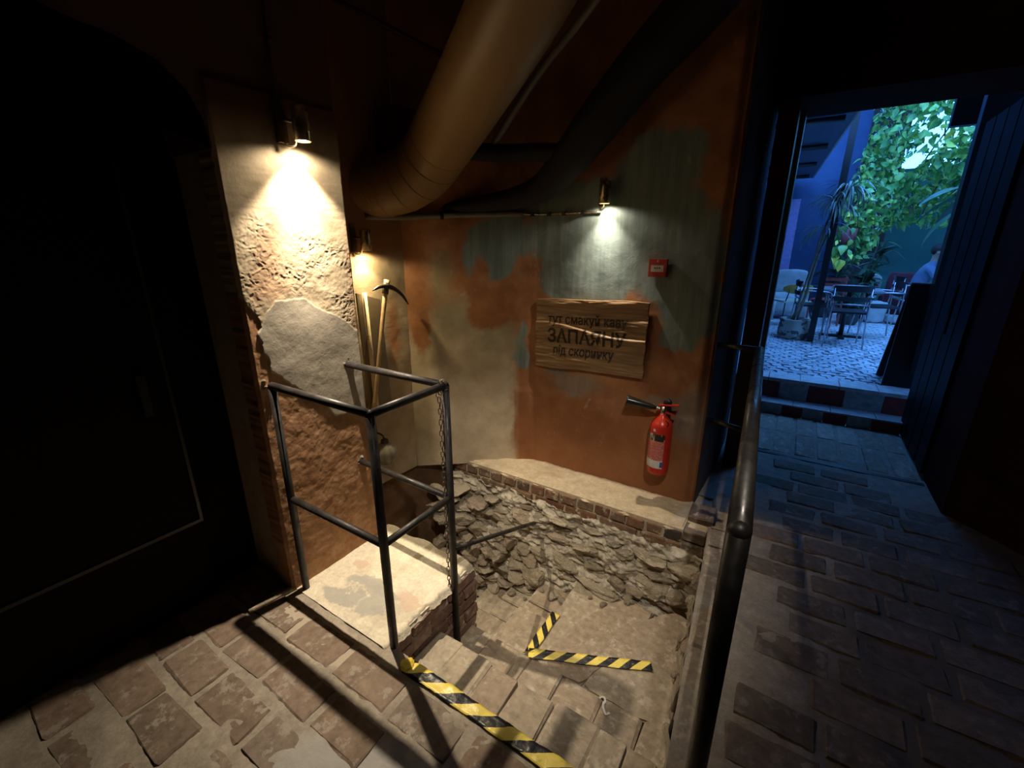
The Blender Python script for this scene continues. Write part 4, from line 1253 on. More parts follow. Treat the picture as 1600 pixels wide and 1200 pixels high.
hn = link('horn', bm_mesh('horn', hb, True), simple('black_horn', (.015, .017, .016), .22), fe)
hd = bmesh.new(); add_box(hd, -.03, .088, -.011, .011, .455, .462)
for v in hd.verts:
    if v.co.x > 0: v.co.z += .018
bevelled(hd, .002, 1)
link('lever', bm_mesh('lever', hd), M['red'], fe)
hd = bmesh.new(); add_box(hd, -.02, .075, -.010, .010, .425, .431)
for v in hd.verts:
    if v.co.x > 0: v.co.z -= .02
bevelled(hd, .002, 1)
link('carry_handle', bm_mesh('carry_handle', hd), M['red'], fe)
lathe_obj('pressure_gauge', [(0, .012), (.022, .012), (.024, .008), (.024, -.008), (0, -.008)], M['black'], fe, 22, (.018, .012, .478), (math.pi / 2, 0, 0))
box_obj('wall_bracket', (-.03, .03, .060, .085, .30, .44), M['black'], fe, .003)
tube_obj('safety_hook', smooth_path([(.03, -.045, .385), (.045, -.05, .375), (.05, -.045, .36), (.04, -.05, .35)], 4), .003, M['black'], fe, 8)

# ------------------------------------------------------------------ DUCT AND PIPES
dp = smooth_path([(-2.42, 1.93, 1.93), (-2.27, 1.99, 1.935), (-2.12, 2.045, 1.955), (-1.98, 2.07, 2.005), (-1.87, 2.06, 2.06), (-1.76, 2.02, 2.12), (-1.40, 1.85, 2.285), (-1.0, 1.63, 2.455), (-0.7, 1.43, 2.60), (-0.35, 1.20, 2.75)], 8)
dc = empty('air_duct', (-2.12, 2.045, 1.955), 0, 'fat brown ventilation duct with an elbow dropping from the ceiling behind the pier', 'duct')
off = Vector((-2.12, 2.045, 1.955))
R_ = 0.172
tube_obj('duct_pipe', [p - off for p in dp], R_, M['duct'], dc, 48)
def ring_at(i, dr=.003, w=.008, name='seam'):
    d_ = (dp[i + 1] - dp[i]).normalized(); p = dp[i] - off
    bm = bmesh.new(); add_tube(bm, [p - d_ * w, p - d_ * w * .5, p + d_ * w * .5, p + d_ * w], [R_ - .001, R_ + dr, R_ + dr, R_ - .001], 48, False)
    return link(name, bm_mesh(name, bm, True), M['duct'], dc)
for i in (9, 12, 18, 25, 34, 41): ring_at(i)
bxc = box_obj('collar_box', (-2.36 + 2.12, -2.06 + 2.12, 2.02 - 2.045, 2.20 - 2.045, 2.02 - 1.955, 2.36 - 1.955), simple('dark_collar_paint', (.05, .022, .012), .6), dc, .01)
dkp = [(-2.30, 2.33, 1.81, .018), (-2.02, 2.37, 1.835, .03), (-1.77, 2.46, 1.86, .050), (-1.56, 2.54, 1.895, .068), (-1.40, 2.56, 1.95, .085), (-1.22, 2.54, 2.09, .11), (-1.05, 2.52, 2.25, .12), (-.83, 2.50, 2.45, .125), (-.61, 2.48, 2.62, .13), (-.40, 2.44, 2.79, .13), (-.2, 2.4, 3.03, .13)]
sp_ = smooth_path([p[:3] for p in dkp], 5)
rad = np.interp(np.linspace(0, 10, len(sp_)), range(11), [p[3] for p in dkp]).tolist()
dk = empty('black_pipe', (-1.4, 2.56, 1.95), 0, 'curved black wrapped pipe tapering along the top of the painted wall', 'pipe')
tube_obj('pipe_body', [p - Vector((-1.4, 2.56, 1.95)) for p in sp_], rad, M['dark_pipe'], dk, 20)
tube_obj('branch', [p - Vector((-1.4, 2.56, 1.95)) for p in smooth_path([(-1.22, 2.52, 2.10), (-1.40, 2.48, 2.12), (-1.62, 2.44, 2.13), (-1.80, 2.30, 2.14)], 4)], [.07] + [.05] * 11 + [.045], M['dark_pipe'], dk, 16)
gp_ = tube_obj('grey_pipe', smooth_path([(-1.75, 2.42, 2.12), (-1.65, 2.403, 2.194), (-1.331, 2.33, 2.452), (-.942, 2.142, 2.616), (-.5, 1.9, 2.85)], 4), .020, M['grey_pipe'], None, 14)
tag(gp_, 'slim grey pipe running up beside the brown duct', 'pipe')
rod = tube_obj('steel_rod', [(-2.30, 1.66, 2.86), (-2.187, 1.78, 2.776), (-1.85, 2.178, 2.599), (-1.70, 2.35, 2.50)], .014, M['lampdark'], None, 10)
tag(rod, 'thin dark rod crossing above the duct near the ceiling', 'rod')

cd = empty('wall_conduit', (-1.45, 2.69, 1.795), 0, 'thin metal conduit clipped along the painted wall to the lamp', 'conduit')
cpts = [(-1.085, 2.70, 1.796), (-1.333, 2.70, 1.796), (-1.50, 2.695, 1.797), (-1.62, 2.645, 1.80)]
co = Vector((-1.45, 2.69, 1.795))
tube_obj('conduit_tube', [Vector(p) - co for p in smooth_path(cpts, 5)], .0065, M['brass'], cd, 10)
tube_obj('conduit_sleeve', [Vector(p) - co for p in smooth_path([(-1.60, 2.64, 1.80), (-1.85, 2.455, 1.795), (-2.05, 2.29, 1.785), (-2.2, 2.15, 1.775), (-2.27, 1.9, 1.77)], 5)], .020, M['grey_pipe'], cd, 14)
for (x, y) in ((-1.20, 2.70), (-1.333, 2.70), (-1.44, 2.698), (-1.55, 2.677)):
    box_obj('clip', (-.010, .010, -.014, .014, -.012, .012), M['black'], cd, .003, Vector((x, y, 1.796)) - co)
lathe_obj('sleeve_joint', [(.021, -.012), (.024, -.008), (.024, .008), (.021, .012)], M['dark_pipe'], cd, 18, Vector((-2.02, 2.315, 1.787)) - co, (math.pi / 2, 0, math.radians(-48)))

# ------------------------------------------------------------------ NICHE: tools and vessel
sill = structure(box_obj('trim_niche_sill', (-2.27, -2.14, 1.42, 1.80, .565, .592), simple('sill_timber', (.42, .33, .20), .6, 0, .2, 20, .3), None, .008), 'small timber sill in the niche behind the pier')
wood_m = simple('pale_ash_wood', (.46, .32, .17), .55, 0, .2, 18, .15)
bd = box_obj('leaning_board', (-.008, .008, -.02, .155, 0, .73), simple('grey_board', (.20, .155, .105), .7, 0, .15, 8, .1), None, .002, (-2.205, 1.765, .592), (0, -.03, 0))
for v in bd.data.vertices:
    if v.co.z > .5: v.co.z -= (v.co.y) * .30
tag(bd, 'grey-brown board with a sloping top leaning in the niche behind the pickaxe', 'board')
po = tube_obj('wooden_pole', [(-2.185, 1.781, .595), (-2.19, 1.782, .95), (-2.195, 1.781, 1.33)], [.016, .0135, .0135], simple('pale_pole', (.60, .50, .34), .6, 0, .15, 18, .15), None, 14)
tag(po, 'pale wooden pole standing upright at the edge of the pier', 'pole')
for zz in (1.05, 1.065):
    lathe_obj('twine', [(.0145, -.004), (.017, 0), (.0145, .004)], simple('twine', (.35, .28, .18), .9), po, 14, (-2.195, 1.781, zz), (.12, .1, 0))
pk = empty('pickaxe', (-2.165, 1.728, .600), 0, 'small pickaxe with a wooden handle standing in the niche behind the pier', 'pickaxe')
po_ = Vector((-2.165, 1.728, .600))
hd = bmesh.new()
add_tube(hd, [Vector(p) - po_ for p in smooth_path([(-2.15, 1.728, .603), (-2.152, 1.78, .80), (-2.158, 1.845, 1.05), (-2.165, 1.905, 1.27), (-2.17, 1.945, 1.395)], 4)],
         np.interp(np.linspace(0, 1, 17), [0, .1, .5, .85, 1], [.017, .013, .013, .015, .019]).tolist(), 14, True)
link('handle', bm_mesh('handle', hd, True), wood_m, pk)
hd = bmesh.new()
hp = smooth_path([(-2.14, 1.795, 1.342), (-2.145, 1.86, 1.362), (-2.155, 1.93, 1.358), (-2.165, 2.0, 1.335), (-2.175, 2.07, 1.288), (-2.185, 2.125, 1.225)], 4)
rg_ = add_tube(hd, [p - po_ for p in hp], np.interp(np.linspace(0, 1, len(hp)), [0, .1, .4, .5, .9, 1], [.001, .009, .015, .015, .008, .003]).tolist(), 10, True)
link('pick_head', bm_mesh('pick_head', hd, True), simple('pick_iron', (.045, .04, .04), .45, .6), pk)
tube_obj('head_collar', [Vector((-2.162, 1.912, 1.315)) - po_, Vector((-2.168, 1.935, 1.378)) - po_], .020, simple('collar_iron', (.06, .055, .05), .5, .6), pk, 14)
vs = empty('ribbed_vessel', (-2.13, 1.774, .285), 0, 'round grey ribbed gourd-like vessel hanging in the niche behind the railing post', 'vessel')
bm = bmesh.new(); bmesh.ops.create_uvsphere(bm, u_segments=64, v_segments=24, radius=.075)
for v in bm.verts:
    a_ = math.atan2(v.co.y, v.co.x); s_ = math.sqrt(max(0, 1 - (v.co.z / .075) ** 2))
    k_ = 1 + .11 * abs(math.cos(a_ * 5)) * s_ - .06
    v.co.x *= k_; v.co.y *= k_; v.co.z *= 1.08
link('body', bm_mesh('body', bm, True), simple('grey_clay', (.30, .275, .235), .7, 0, .2, 14, .3), vs)
lathe_obj('stopper', [(.022, .070), (.026, .078), (.024, .098), (.012, .105), (0, .106)], M['lampdark'], vs, 18)
tube_obj('wall_hook', smooth_path([(0, 0, .10), (-.02, 0, .125), (-.08, 0, .13), (-.16, 0, .12)], 4), .006, M['lampdark'], vs, 8)

# ------------------------------------------------------------------ COURTYARD OBJECTS
rr = random.Random(12)
# black steel column, slim post, box lantern
o = box_obj('steel_column', (-.055, .075, -.06, .06, 0, 3.6), M['black'], None, .004, (1.07, 5.42, ZC)); tag(o, 'thick black column just beyond the courtyard steps', 'column')
o = empty('box_lantern', (.91, 5.36, 2.52), 0, 'black box lantern fixed high on the thick courtyard column', 'lantern')
box_obj('body', (-.085, .07, -.08, .0, 0, .27), M['black'], o, .006); box_obj('hood', (-.10, .08, -.095, .01, .265, .285), M['black'], o, .004)
o = box_obj('slim_post', (-.038, .038, -.038, .038, 0, 3.4), M['black'], None, .003, (.262, 7.40, ZC)); tag(o, 'slim black square post beside the burlap planter', 'post')

# folding sign board seen from behind
ab = empty('folding_board', (1.14, 5.55, ZC), 0, 'black folding board standing beside the courtyard column', 'board')
for s_ in (-1, 1):
    bm = bmesh.new(); add_box(bm, -.31, .31, -.012, .012, 0, .95)
    for v in bm.verts:
        v.co.y += s_ * (.20 - .19 * v.co.z / .95)
        v.co.x *= 1 - .19 * v.co.z / .95 * (1 if v.co.x < 0 else .2)
    link('panel', bm_mesh('panel', bm), M['black'], ab)
tube_obj('hinge', [(-.25, 0, .95), (.28, 0, .95)], .010, M['steel'], ab, 8)

# dark metal chairs
black_m = simple('chair_seat_black', (.02, .02, .024), .35)
leg_m = simple('chair_leg_metal', (.45, .45, .47), .3, .9)
def make_chair(label, seat_mat, legmat, group=None, arms=True):
    """origin on the floor, sitter faces +Y, backrest at -Y"""
    c = empty('terrace_chair', (0, 0, 0), 0, label, 'chair', group)
    box_obj('seat', (-.20, .20, -.20, .21, .44, .465), seat_mat, c, .010)
    bm = bmesh.new(); n = 14; prev = None
    for z0, z1 in ((.60, .66), (.72, .80)):
        prev = None
        for k in range(n + 1):
            t_ = k / n - .5; x = t_ * .42; y = -.235 + .05 * (2 * t_) ** 2
            v = [bm.verts.new((x, y, z0)), bm.verts.new((x, y - .008, z1)), bm.verts.new((x, y - .022, z1)), bm.verts.new((x, y - .014, z0))]
            if prev:
                for i in range(4): bm.faces.new((prev[i], prev[(i + 1) % 4], v[(i + 1) % 4], v[i]))
            prev = v
    link('backrest', bm_mesh('backrest', bm), seat_mat, c)
    for sx in (-1, 1):
        tube_obj('leg', [(sx * .19, .19, .44), (sx * .215, .23, 0)], .010, legmat, c, 8)
        tube_obj('leg', [(sx * .195, -.20, .78), (sx * .195, -.20, .44), (sx * .215, -.25, 0)], .010, legmat, c, 8)
        if arms:
            tube_obj('armrest', smooth_path([(sx * .20, -.21, .66), (sx * .25, -.10, .665), (sx * .25, .12, .66), (sx * .215, .18, .62), (sx * .20, .19, .45)], 3), .010, legmat, c, 8)
    tube_obj('cross_bar', [(-.195, -.215, .56), (.195, -.215, .56)], .010, legmat, c, 8)
    return c
def clone(root, loc, rz, label):
    r = root.copy(); COL.objects.link(r); r.location = loc; r.rotation_euler = (0, 0, rz); r['label'] = label
    for chd in list(root.children):
        c = chd.copy(); COL.objects.link(c); c.parent = r
    return r
c0 = make_chair('black terrace chair with pale metal legs nearest the doorway, back turned', black_m, leg_m, 'terrace chairs in the courtyard')
c0.location = (.60, 7.38, ZC); c0.rotation_euler = (0, 0, .05)
clone(c0, (.22, 7.95, ZC), -1.45, 'black terrace chair at the left end of the table, behind the slim post')
clone(c0, (1.02, 8.25, ZC), 1.75, 'black terrace chair at the right end of the nearest table')
clone(c0, (1.62, 9.95, ZC), -1.35, 'black terrace chair the seated person in blue sits on')
def make_table(label, top_mat, w, d_, h):
    t_ = empty('terrace_table', (0, 0, 0), 0, label, 'table')
    box_obj('tabletop', (-w / 2, w / 2, -d_ / 2, d_ / 2, h - .025, h), top_mat, t_, .008)
    tube_obj('pedestal', [(0, 0, .02), (0, 0, h - .03)], .03, M['black'], t_, 12)
    box_obj('foot', (-.25, .25, -.035, .035, 0, .03), M['black'], t_, .006); box_obj('foot', (-.035, .035, -.25, .25, 0, .031), M['black'], t_, .006)
    return t_
tm = simple('table_top_grey', (.30, .30, .32), .25)
tb = make_table('grey square terrace table with a tray behind the nearest chair', tm, .72, .62, .70); tb.location = (.64, 8.02, ZC)
tb = make_table('small table in front of the seated person in blue', tm, .60, .60, .70); tb.location = (2.20, 10.0, ZC)
tr = empty('serving_tray', (.66, 8.0, ZC + .702), 0, 'shallow round tray lying on the nearest terrace table', 'tray')
lathe_obj('dish', [(0, .0), (.20, .0), (.235, .018), (.24, .035), (.232, .035), (.20, .012), (0, .01)], tm, tr, 32)

# red slatted chair
rc = empty('red_chair', (.42, 8.95, ZC), 2.8, 'small red slatted chair behind the slim post', 'chair')
redm = simple('chair_red_paint', (.42, .08, .07), .5)
for k in range(4): box_obj('slat', (-.18, .18, -.18 + k * .09, -.11 + k * .09, .44, .455), redm, rc, .003)
for k in range(3): box_obj('slat', (-.18, .18, -.215, -.20, .56 + k * .085, .61 + k * .085), redm, rc, .003)
for sx in (-1, 1):
    box_obj('leg', (sx * .17 - .012, sx * .17 + .012, -.215, -.19, 0, .80), redm, rc, .003); box_obj('leg', (sx * .17 - .012, sx * .17 + .012, .16, .185, 0, .44), redm, rc, .003)

# yellow plywood chair, draped armchair, white cube
yc = empty('plywood_chair', (-.06, 8.75, ZC), .5, 'ochre plywood chair with thin black legs in front of the draped armchair', 'chair')
ym = simple('ochre_plywood', (.55, .30, .05), .45); yp = simple('pale_seat', (.55, .52, .36), .5)
box_obj('seat', (-.22, .22, -.20, .20, .40, .425), yp, yc, .012)
bm = bmesh.new(); prev = None
for k in range(13):
    t_ = k / 12 - .5; x = t_ * .46; y = -.23 + .10 * (2 * t_) ** 2; hh = .075 * (1 - (2 * t_) ** 4 * .6)
    v = [bm.verts.new((x, y, .62 - hh)), bm.verts.new((x, y - .01, .62 + hh)), bm.verts.new((x, y - .022, .62 + hh)), bm.verts.new((x, y - .012, .62 - hh))]
    if prev:
        for i in range(4): bm.faces.new((prev[i], prev[(i + 1) % 4], v[(i + 1) % 4], v[i]))
    prev = v
link('backrest', bm_mesh('backrest', bm), ym, yc)
for sx in (-1, 1):
    tube_obj('leg', [(sx * .19, .17, .41), (sx * .23, .24, 0)], .009, M['black'], yc, 8)
    tube_obj('leg', [(sx * .16, -.21, .60), (sx * .18, -.17, .41), (sx * .25, -.30, 0)], .009, M['black'], yc, 8)

def cushion(bm, x0, x1, y0, y1, z0, z1, b=.04):
    add_box(bm, x0, x1, y0, y1, z0, z1)
ac = empty('draped_armchair', (-.18, 9.75, ZC), 0, 'armchair draped in a pale cloth in front of the dark blue wall', 'armchair')
clothm = simple('pale_drape', (.50, .49, .46), .9, 0, .12, 10, .5)
def cloth_piece(name, b, par, seed, bev=.05):
    bm = bmesh.new(); add_box(bm, *b)
    bmesh.ops.subdivide_edges(bm, edges=bm.edges[:], cuts=9, use_grid_fill=True)
    cen = np.array([(b[0] + b[1]) / 2, (b[2] + b[3]) / 2, (b[4] + b[5]) / 2]); half = np.array([b[1] - b[0], b[3] - b[2], b[5] - b[4]]) / 2
    V = np.array([v.co[:] for v in bm.verts]); Q = (V - cen) / half
    L6 = (np.sum(np.abs(Q) ** 6, 1)) ** (1 / 6); V = cen + Q / L6[:, None] * half
    V += (fbm(V * np.array([3, 3, 1]), 3, 3, seed) * .03)[:, None] * Q
    for v, c in zip(bm.verts, V): v.co = c
    return link(name, bm_mesh(name, bm, True), clothm, par)
cloth_piece('backrest', (-.26, .30, .10, .30, .42, .86), ac, 1)
cloth_piece('seat', (-.24, .28, -.42, .15, .12, .46), ac, 2)
cloth_piece('armrest', (-.34, -.20, -.40, .28, .05, .60), ac, 3)
cloth_piece('armrest', (.24, .38, -.40, .28, .05, .60), ac, 4)
wc = cloth_piece('fabric_cube', (-.13, .13, -.12, .12, 0, .40), None, 8); wc.location = (-.42, 9.2, ZC); tag(wc, 'white fabric cube on the cobbles beside the ochre chair', 'pouf')

# maroon armchair, sacks
mc = empty('maroon_armchair', (1.52, 10.65, ZC), 0, 'maroon high-backed armchair near the teal wall', 'armchair')
clothm_keep = clothm; clothm = simple('maroon_cloth', (.15, .022, .035), .8, 0, .15, 8, .3)
cloth_piece('backrest', (-.20, .20, -.28, -.12, .25, .84), mc, 11); cloth_piece('seat', (-.22, .22, -.15, .32, .08, .42), mc, 12)
clothm = simple('white_sacking', (.55, .55, .52), .9, 0, .12, 10, .5)
s1 = cloth_piece('sack', (-.15, .15, -.12, .12, 0, .36), None, 21); s1.location = (1.20, 9.9, ZC); tag(s1, 'upright white sack on the cobbles by the maroon armchair', 'sack')
s2 = cloth_piece('sack', (-.16, .16, -.12, .12, 0, .14), None, 22); s2.location = (1.52, 9.9, ZC); s2.rotation_euler = (0, .12, .4); tag(s2, 'slumped white sack lying in front of the maroon armchair', 'sack')
clothm = clothm_keep
ball = empty('table_lamp_globe', (1.17, 10.75, ZC + .55), 0, 'pale dome-topped stool between the plants and the maroon armchair', 'stool')
lathe_obj('dome', [(.13, 0), (.13, .12), (.11, .19), (.06, .23), (0, .24)], M['white'], ball, 24)
lathe_obj('base', [(.10, -.55), (.11, -.5), (.06, -.3), (.12, 0)], M['black'], ball, 20)
ball.name = 'domed_stool'

# plants ---------------------------------------------------------------
def leaf_mesh(name, L=1.0, W=.42, fold=.12, n=4, droop=.15):
    bm = bmesh.new(); prev = None
    for k in range(n + 1):
        t_ = k / n; w = W * math.sin(math.pi * min(.97, t_ ** .8 + .02)) * .5; z = -droop * t_ * t_
        v = (bm.verts.new((-w, t_ * L, z + fold * w)), bm.verts.new((0, t_ * L, z)), bm.verts.new((w, t_ * L, z + fold * w)))
        if prev:
            bm.faces.new((prev[0], prev[1], v[1], v[0])); bm.faces.new((prev[1], prev[2], v[2], v[1]))
        prev = v
    return bm_mesh(name, bm, True)
def leaf_mat(name, stops):
    t = MT(name, .38)
    t.color(t.ramp(t.rnd(), stops)); return t.m
vine_m = leaf_mat('vine_leaf', [(0, (.07, .22, .05)), (.5, (.24, .46, .08)), (.85, (.52, .64, .09)), (1, (.85, .68, .06))])
dark_leaf = leaf_mat('dark_leaf', [(0, (.025, .085, .045)), (1, (.07, .17, .09))])
LV = [leaf_mesh('leaf', 1, .62 + .1 * k, .3, 4, .25 + .1 * k) for k in range(4)]
for m in LV: m.materials.append(vine_m)
vn = empty('climbing_vine', (1.3, 10.3, 2.4), 0, 'large climbing vine with bright green heart leaves hanging over the courtyard', 'vine')
vo = Vector((1.3, 10.3, 2.4))
def vine_ok(x, z):
    lft = np.interp(z, [1.2, 2.2, 2.7, 3.4, 4.2], [.80, .42, .50, .62, .72])
    low = np.interp(x, [.4, .8, 1.1, 1.5, 2.5], [1.9, 1.3, 1.9, 2.0, 1.8])
    return x > lft and z > low
def vine_sky(x, z):     # an open streak where the sky shows through
    zc_ = 2.9 + (x - 1.25) * 1.75
    return abs(z - zc_) < .22 and z > 2.75
pos = []
while len(pos) < 6500:
    x = rr.uniform(.4, 3.3); z = rr.uniform(1.2, 5.2); 
    if not vine_ok(x, z): continue
    if vine_sky(x, z) and rr.random() < .78: continue
    yy = 10.15 + .55 * float(np.sin(x * 3.1) * np.sin(z * 2.3)) + rr.uniform(-.35, .45)
    pos.append((x, yy, z))
pos.sort(key=lambda p: p[1])
bmv = bmesh.new()
vine_stuff = []
for i, p in enumerate(pos):
    s = rr.uniform(.06, .15)
    rot = (rr.uniform(-2.2, -.1), rr.uniform(-1.0, 1.0), rr.uniform(-1.9, 1.9))
    if i < 260 and rr.random() < 2:
        link('leaf', rr.choice(LV), None, vn, Vector(p) - vo, rot, (s, s, s))
    else:
        vine_stuff.append((p, s, rot))
def leaves_joined(name, items, src, mat, parent, off_):
    V, F = [], []
    sv = [[v.co.copy() for v in m.vertices] for m in src]; sf = [[list(p.vertices) for p in m.polygons] for m in src]
    from mathutils import Euler
    for p, s, rot in items:
        k = rr.randrange(len(src)); R3 = Euler(rot).to_matrix(); b = len(V); P0 = Vector(p) - off_
        V += [tuple(P0 + R3 @ (c * s)) for c in sv[k]]; F += [[b + i for i in f] for f in sf[k]]
    me = pymesh(name, V, F, True); o = link(name, me, mat, parent); o['kind'] = 'stuff'; return o
t = MT('vine_mass', .4)
t.color(t.ramp(t.noise(5, 3, .7), [(.3, (.05, .18, .05)), (.5, (.18, .42, .09)), (.66, (.42, .60, .11)), (.78, (.7, .68, .12))])); M['vine_mass'] = t.m
leaves_joined('leaves', vine_stuff, LV, M['vine_mass'], vn, vo)
for k in range(9):
    x0 = rr.uniform(.7, 2.6); pts = [Vector((x0 + .2 * math.sin(j + k), 10.3 + rr.uniform(-.2, .2), 4.8 - j * .45)) - vo for j in range(7)]
    tube_obj('stem', smooth_path(pts, 3), .012, simple('vine_stem', (.12, .10, .05), .8), vn, 6)

def blade_leaf(L, W, n=8, droop=.6):
    bm = bmesh.new(); prev = None
    for k in range(n + 1):
        t_ = k / n; w = W * (math.sin(math.pi * (t_ * .92 + .06))) * .5
        a_ = droop * t_ * 1.8; y = L * (math.sin(a_) / (droop * 1.8)); z = L * ((math.cos(a_) - 1) / (droop * 1.8))
        v = (bm.verts.new((-w, y, z + w * .3)), bm.verts.new((0, y, z)), bm.verts.new((w, y, z + w * .3)))
        if prev:
            bm.faces.new((prev[0], prev[1], v[1], v[0])); bm.faces.new((prev[1], prev[2], v[2], v[1]))
        prev = v
    return bm_mesh('leaf', bm, True)

# burlap planter with a tall drooping dracaena
bp = empty('burlap_planter', (.045, 7.56, ZC), 0, 'printed burlap sack planter beside the slim post', 'planter')
bur = MT('burlap_print', .95)
cc = bur.mix(bur.math('MULTIPLY', bur.range(bur.noise(1, 2, P=bur.scaleP(9, 9, 14)), .52, .55), .85), (.46, .42, .33), (.05, .05, .06))
bur.color(cc); bur.bump(bur.noise(90, 2), .4, .004)
bm = bmesh.new(); add_lathe(bm, [(.0, 0), (.17, .0), (.195, .04), (.20, .14), (.185, .24), (.20, .275), (.185, .285), (.165, .27), (.16, .22), (0, .22)], 40)
for v in bm.verts:
    a_ = math.atan2(v.co.y, v.co.x); k_ = 1 + .03 * math.sin(a_ * 7) + .02 * math.sin(a_ * 13 + v.co.z * 20); v.co.x *= k_; v.co.y *= k_
link('sack', bm_mesh('sack', bm, True), bur.m, bp)
lathe_obj('soil', [(0, .235), (.165, .235)], simple('soil', (.03, .022, .015), .95), bp, 20)
dp_ = empty('dracaena', (.045, 7.56, ZC + .235), 0, 'tall thin-stemmed plant with drooping grassy leaves growing from the burlap planter', 'plant')
do = Vector((.045, 7.56, ZC + .235))
stem_m = simple('pale_bark', (.30, .24, .17), .8, 0, .3, 20, .4)
for pts in ([(.02, 7.55, .55), (.07, 7.52, 1.0), (.13, 7.5, 1.45), (.18, 7.5, 1.85), (.24, 7.5, 2.12)], [(.06, 7.58, .55), (.11, 7.56, .9), (.17, 7.5, 1.5), (.30, 7.46, 2.05), (.36, 7.44, 2.28)], [(-.03, 7.56, .55), (.08, 7.56, .82), (.12, 7.55, 1.1), (.14, 7.5, 1.6), (.16, 7.5, 1.8)]):
    tube_obj('stem', [p - do for p in smooth_path(pts, 4)], .014, stem_m, dp_, 8)
grass_m = leaf_mat('grassy_leaf', [(0, (.10, .15, .10)), (1, (.26, .32, .24))])
BL = [blade_leaf(.42, .018, 8, 1.0), blade_leaf(.34, .016, 8, 1.3), blade_leaf(.5, .018, 8, .8)]
for m in BL: m.materials.append(grass_m)
for (cx, cy_, cz, n) in ((.24, 7.5, 2.14, 70), (.36, 7.44, 2.30, 80), (.16, 7.5, 1.82, 40)):
    for k in range(n):
        link('leaf', rr.choice(BL), None, dp_, Vector((cx, cy_, cz)) - do, (rr.uniform(-.1, .9), 0, rr.uniform(0, 6.28)), (1, 1, 1))

# potted plants by the brown wall
def potted(loc, label, nst, h, potm, lsc, seed, mat=dark_leaf):
    rq = random.Random(seed)
    p = empty('potted_plant', loc, 0, label, 'plant')
    lathe_obj('pot', [(0, 0), (.12, 0), (.15, .05), (.17, .26), (.18, .28), (.16, .28), (.15, .24), (0, .24)], potm, p, 24)
    Ls = [leaf_mesh('leaf', 1, .22, .3, 5, .3), leaf_mesh('leaf', 1, .30, .3, 5, .45)]
    for m in Ls: m.materials.append(mat)
    for k in range(nst):
        a_ = rq.uniform(0, 6.28); hh = h * rq.uniform(.7, 1.1); dx, dy = .25 * math.cos(a_), .2 * math.sin(a_)
        pts = smooth_path([(dx * .15, dy * .15, .22), (dx * .4, dy * .4, hh * .5), (dx, dy, hh)], 3)
        tube_obj('stem', pts, .009, simple('green_stem', (.10, .17, .08), .6) if k == 0 else bpy.data.materials['green_stem'], p, 6)
        for j in range(9):
            t_ = .45 + .55 * j / 8; q_ = pts[min(len(pts) - 1, int(t_ * (len(pts) - 1)))]; s = lsc * rq.uniform(.7, 1.2)
            link('leaf', rq.choice(Ls), None, p, q_, (rq.uniform(-.2, .9), rq.uniform(-.4, .4), rq.uniform(0, 6.28)), (s, s, s))
    return p
pm = simple('dark_pot', (.05, .05, .05), .6)
potted((.45, 10.2, ZC), 'tall leafy potted plant left of centre by the brown wall', 7, 1.15, pm, .30, 1)
potted((.95, 10.4, ZC), 'tall leafy potted plant in front of the brown wall, behind the table', 8, 1.25, pm, .34, 2)
potted((.80, 9.45, ZC), 'low broad-leaved potted plant directly behind the nearest terrace table', 6, .62, pm, .26, 3)
hp_ = empty('hanging_pot', (.50, 9.2, 1.62), 0, 'dull red hanging pot under the vine with trailing leaves', 'planter')
lathe_obj('pot', [(0, 0), (.10, 0), (.14, .04), (.16, .24), (.15, .24), (.13, .05), (0, .04)], simple('red_pot', (.26, .05, .05), .6), hp_, 24)
for k in range(3): tube_obj('cord', [(.15 * math.cos(k * 2.1), .15 * math.sin(k * 2.1), .23), (0, 0, 1.2)], .004, M['black'], hp_, 6)
for k in range(40):
    s = rr.uniform(.10, .18); a_ = rr.uniform(0, 6.28)
    link('leaf', rr.choice(LV), None, hp_, (.15 * math.cos(a_), .15 * math.sin(a_), rr.uniform(-.25, .3)), (rr.uniform(-1.6, -.3), 0, a_ - 1.57), (s, s, s))
# broad arching leaves in front of the vine
bl = empty('banana_plant', (2.15, 8.7, ZC), 0, 'banana plant with long dark arching leaves beside the black column', 'plant')
tube_obj('trunk', [(0, 0, 0), (0, 0, 1.0), (-.05, 0, 1.9)], [.09, .08, .05], simple('banana_stem', (.06, .12, .05), .7), bl, 14)
big = [blade_leaf(1.25, .26, 12, .7), blade_leaf(1.0, .24, 12, .9)]
bigm = leaf_mat('banana_leaf', [(0, (.03, .10, .06)), (1, (.08, .20, .12))])
for m in big: m.materials.append(bigm)
for (a_, tl) in ((1.2, .5), (1.7, .2), (2.2, .6), (.4, .4), (2.9, .3), (-1.0, .6), (-2.1, .5)):
    link('leaf', rr.choice(big), None, bl, (-.05, 0, 1.85 + rr.uniform(-.1, .1)), (tl, 0, a_), (1, 1, 1))

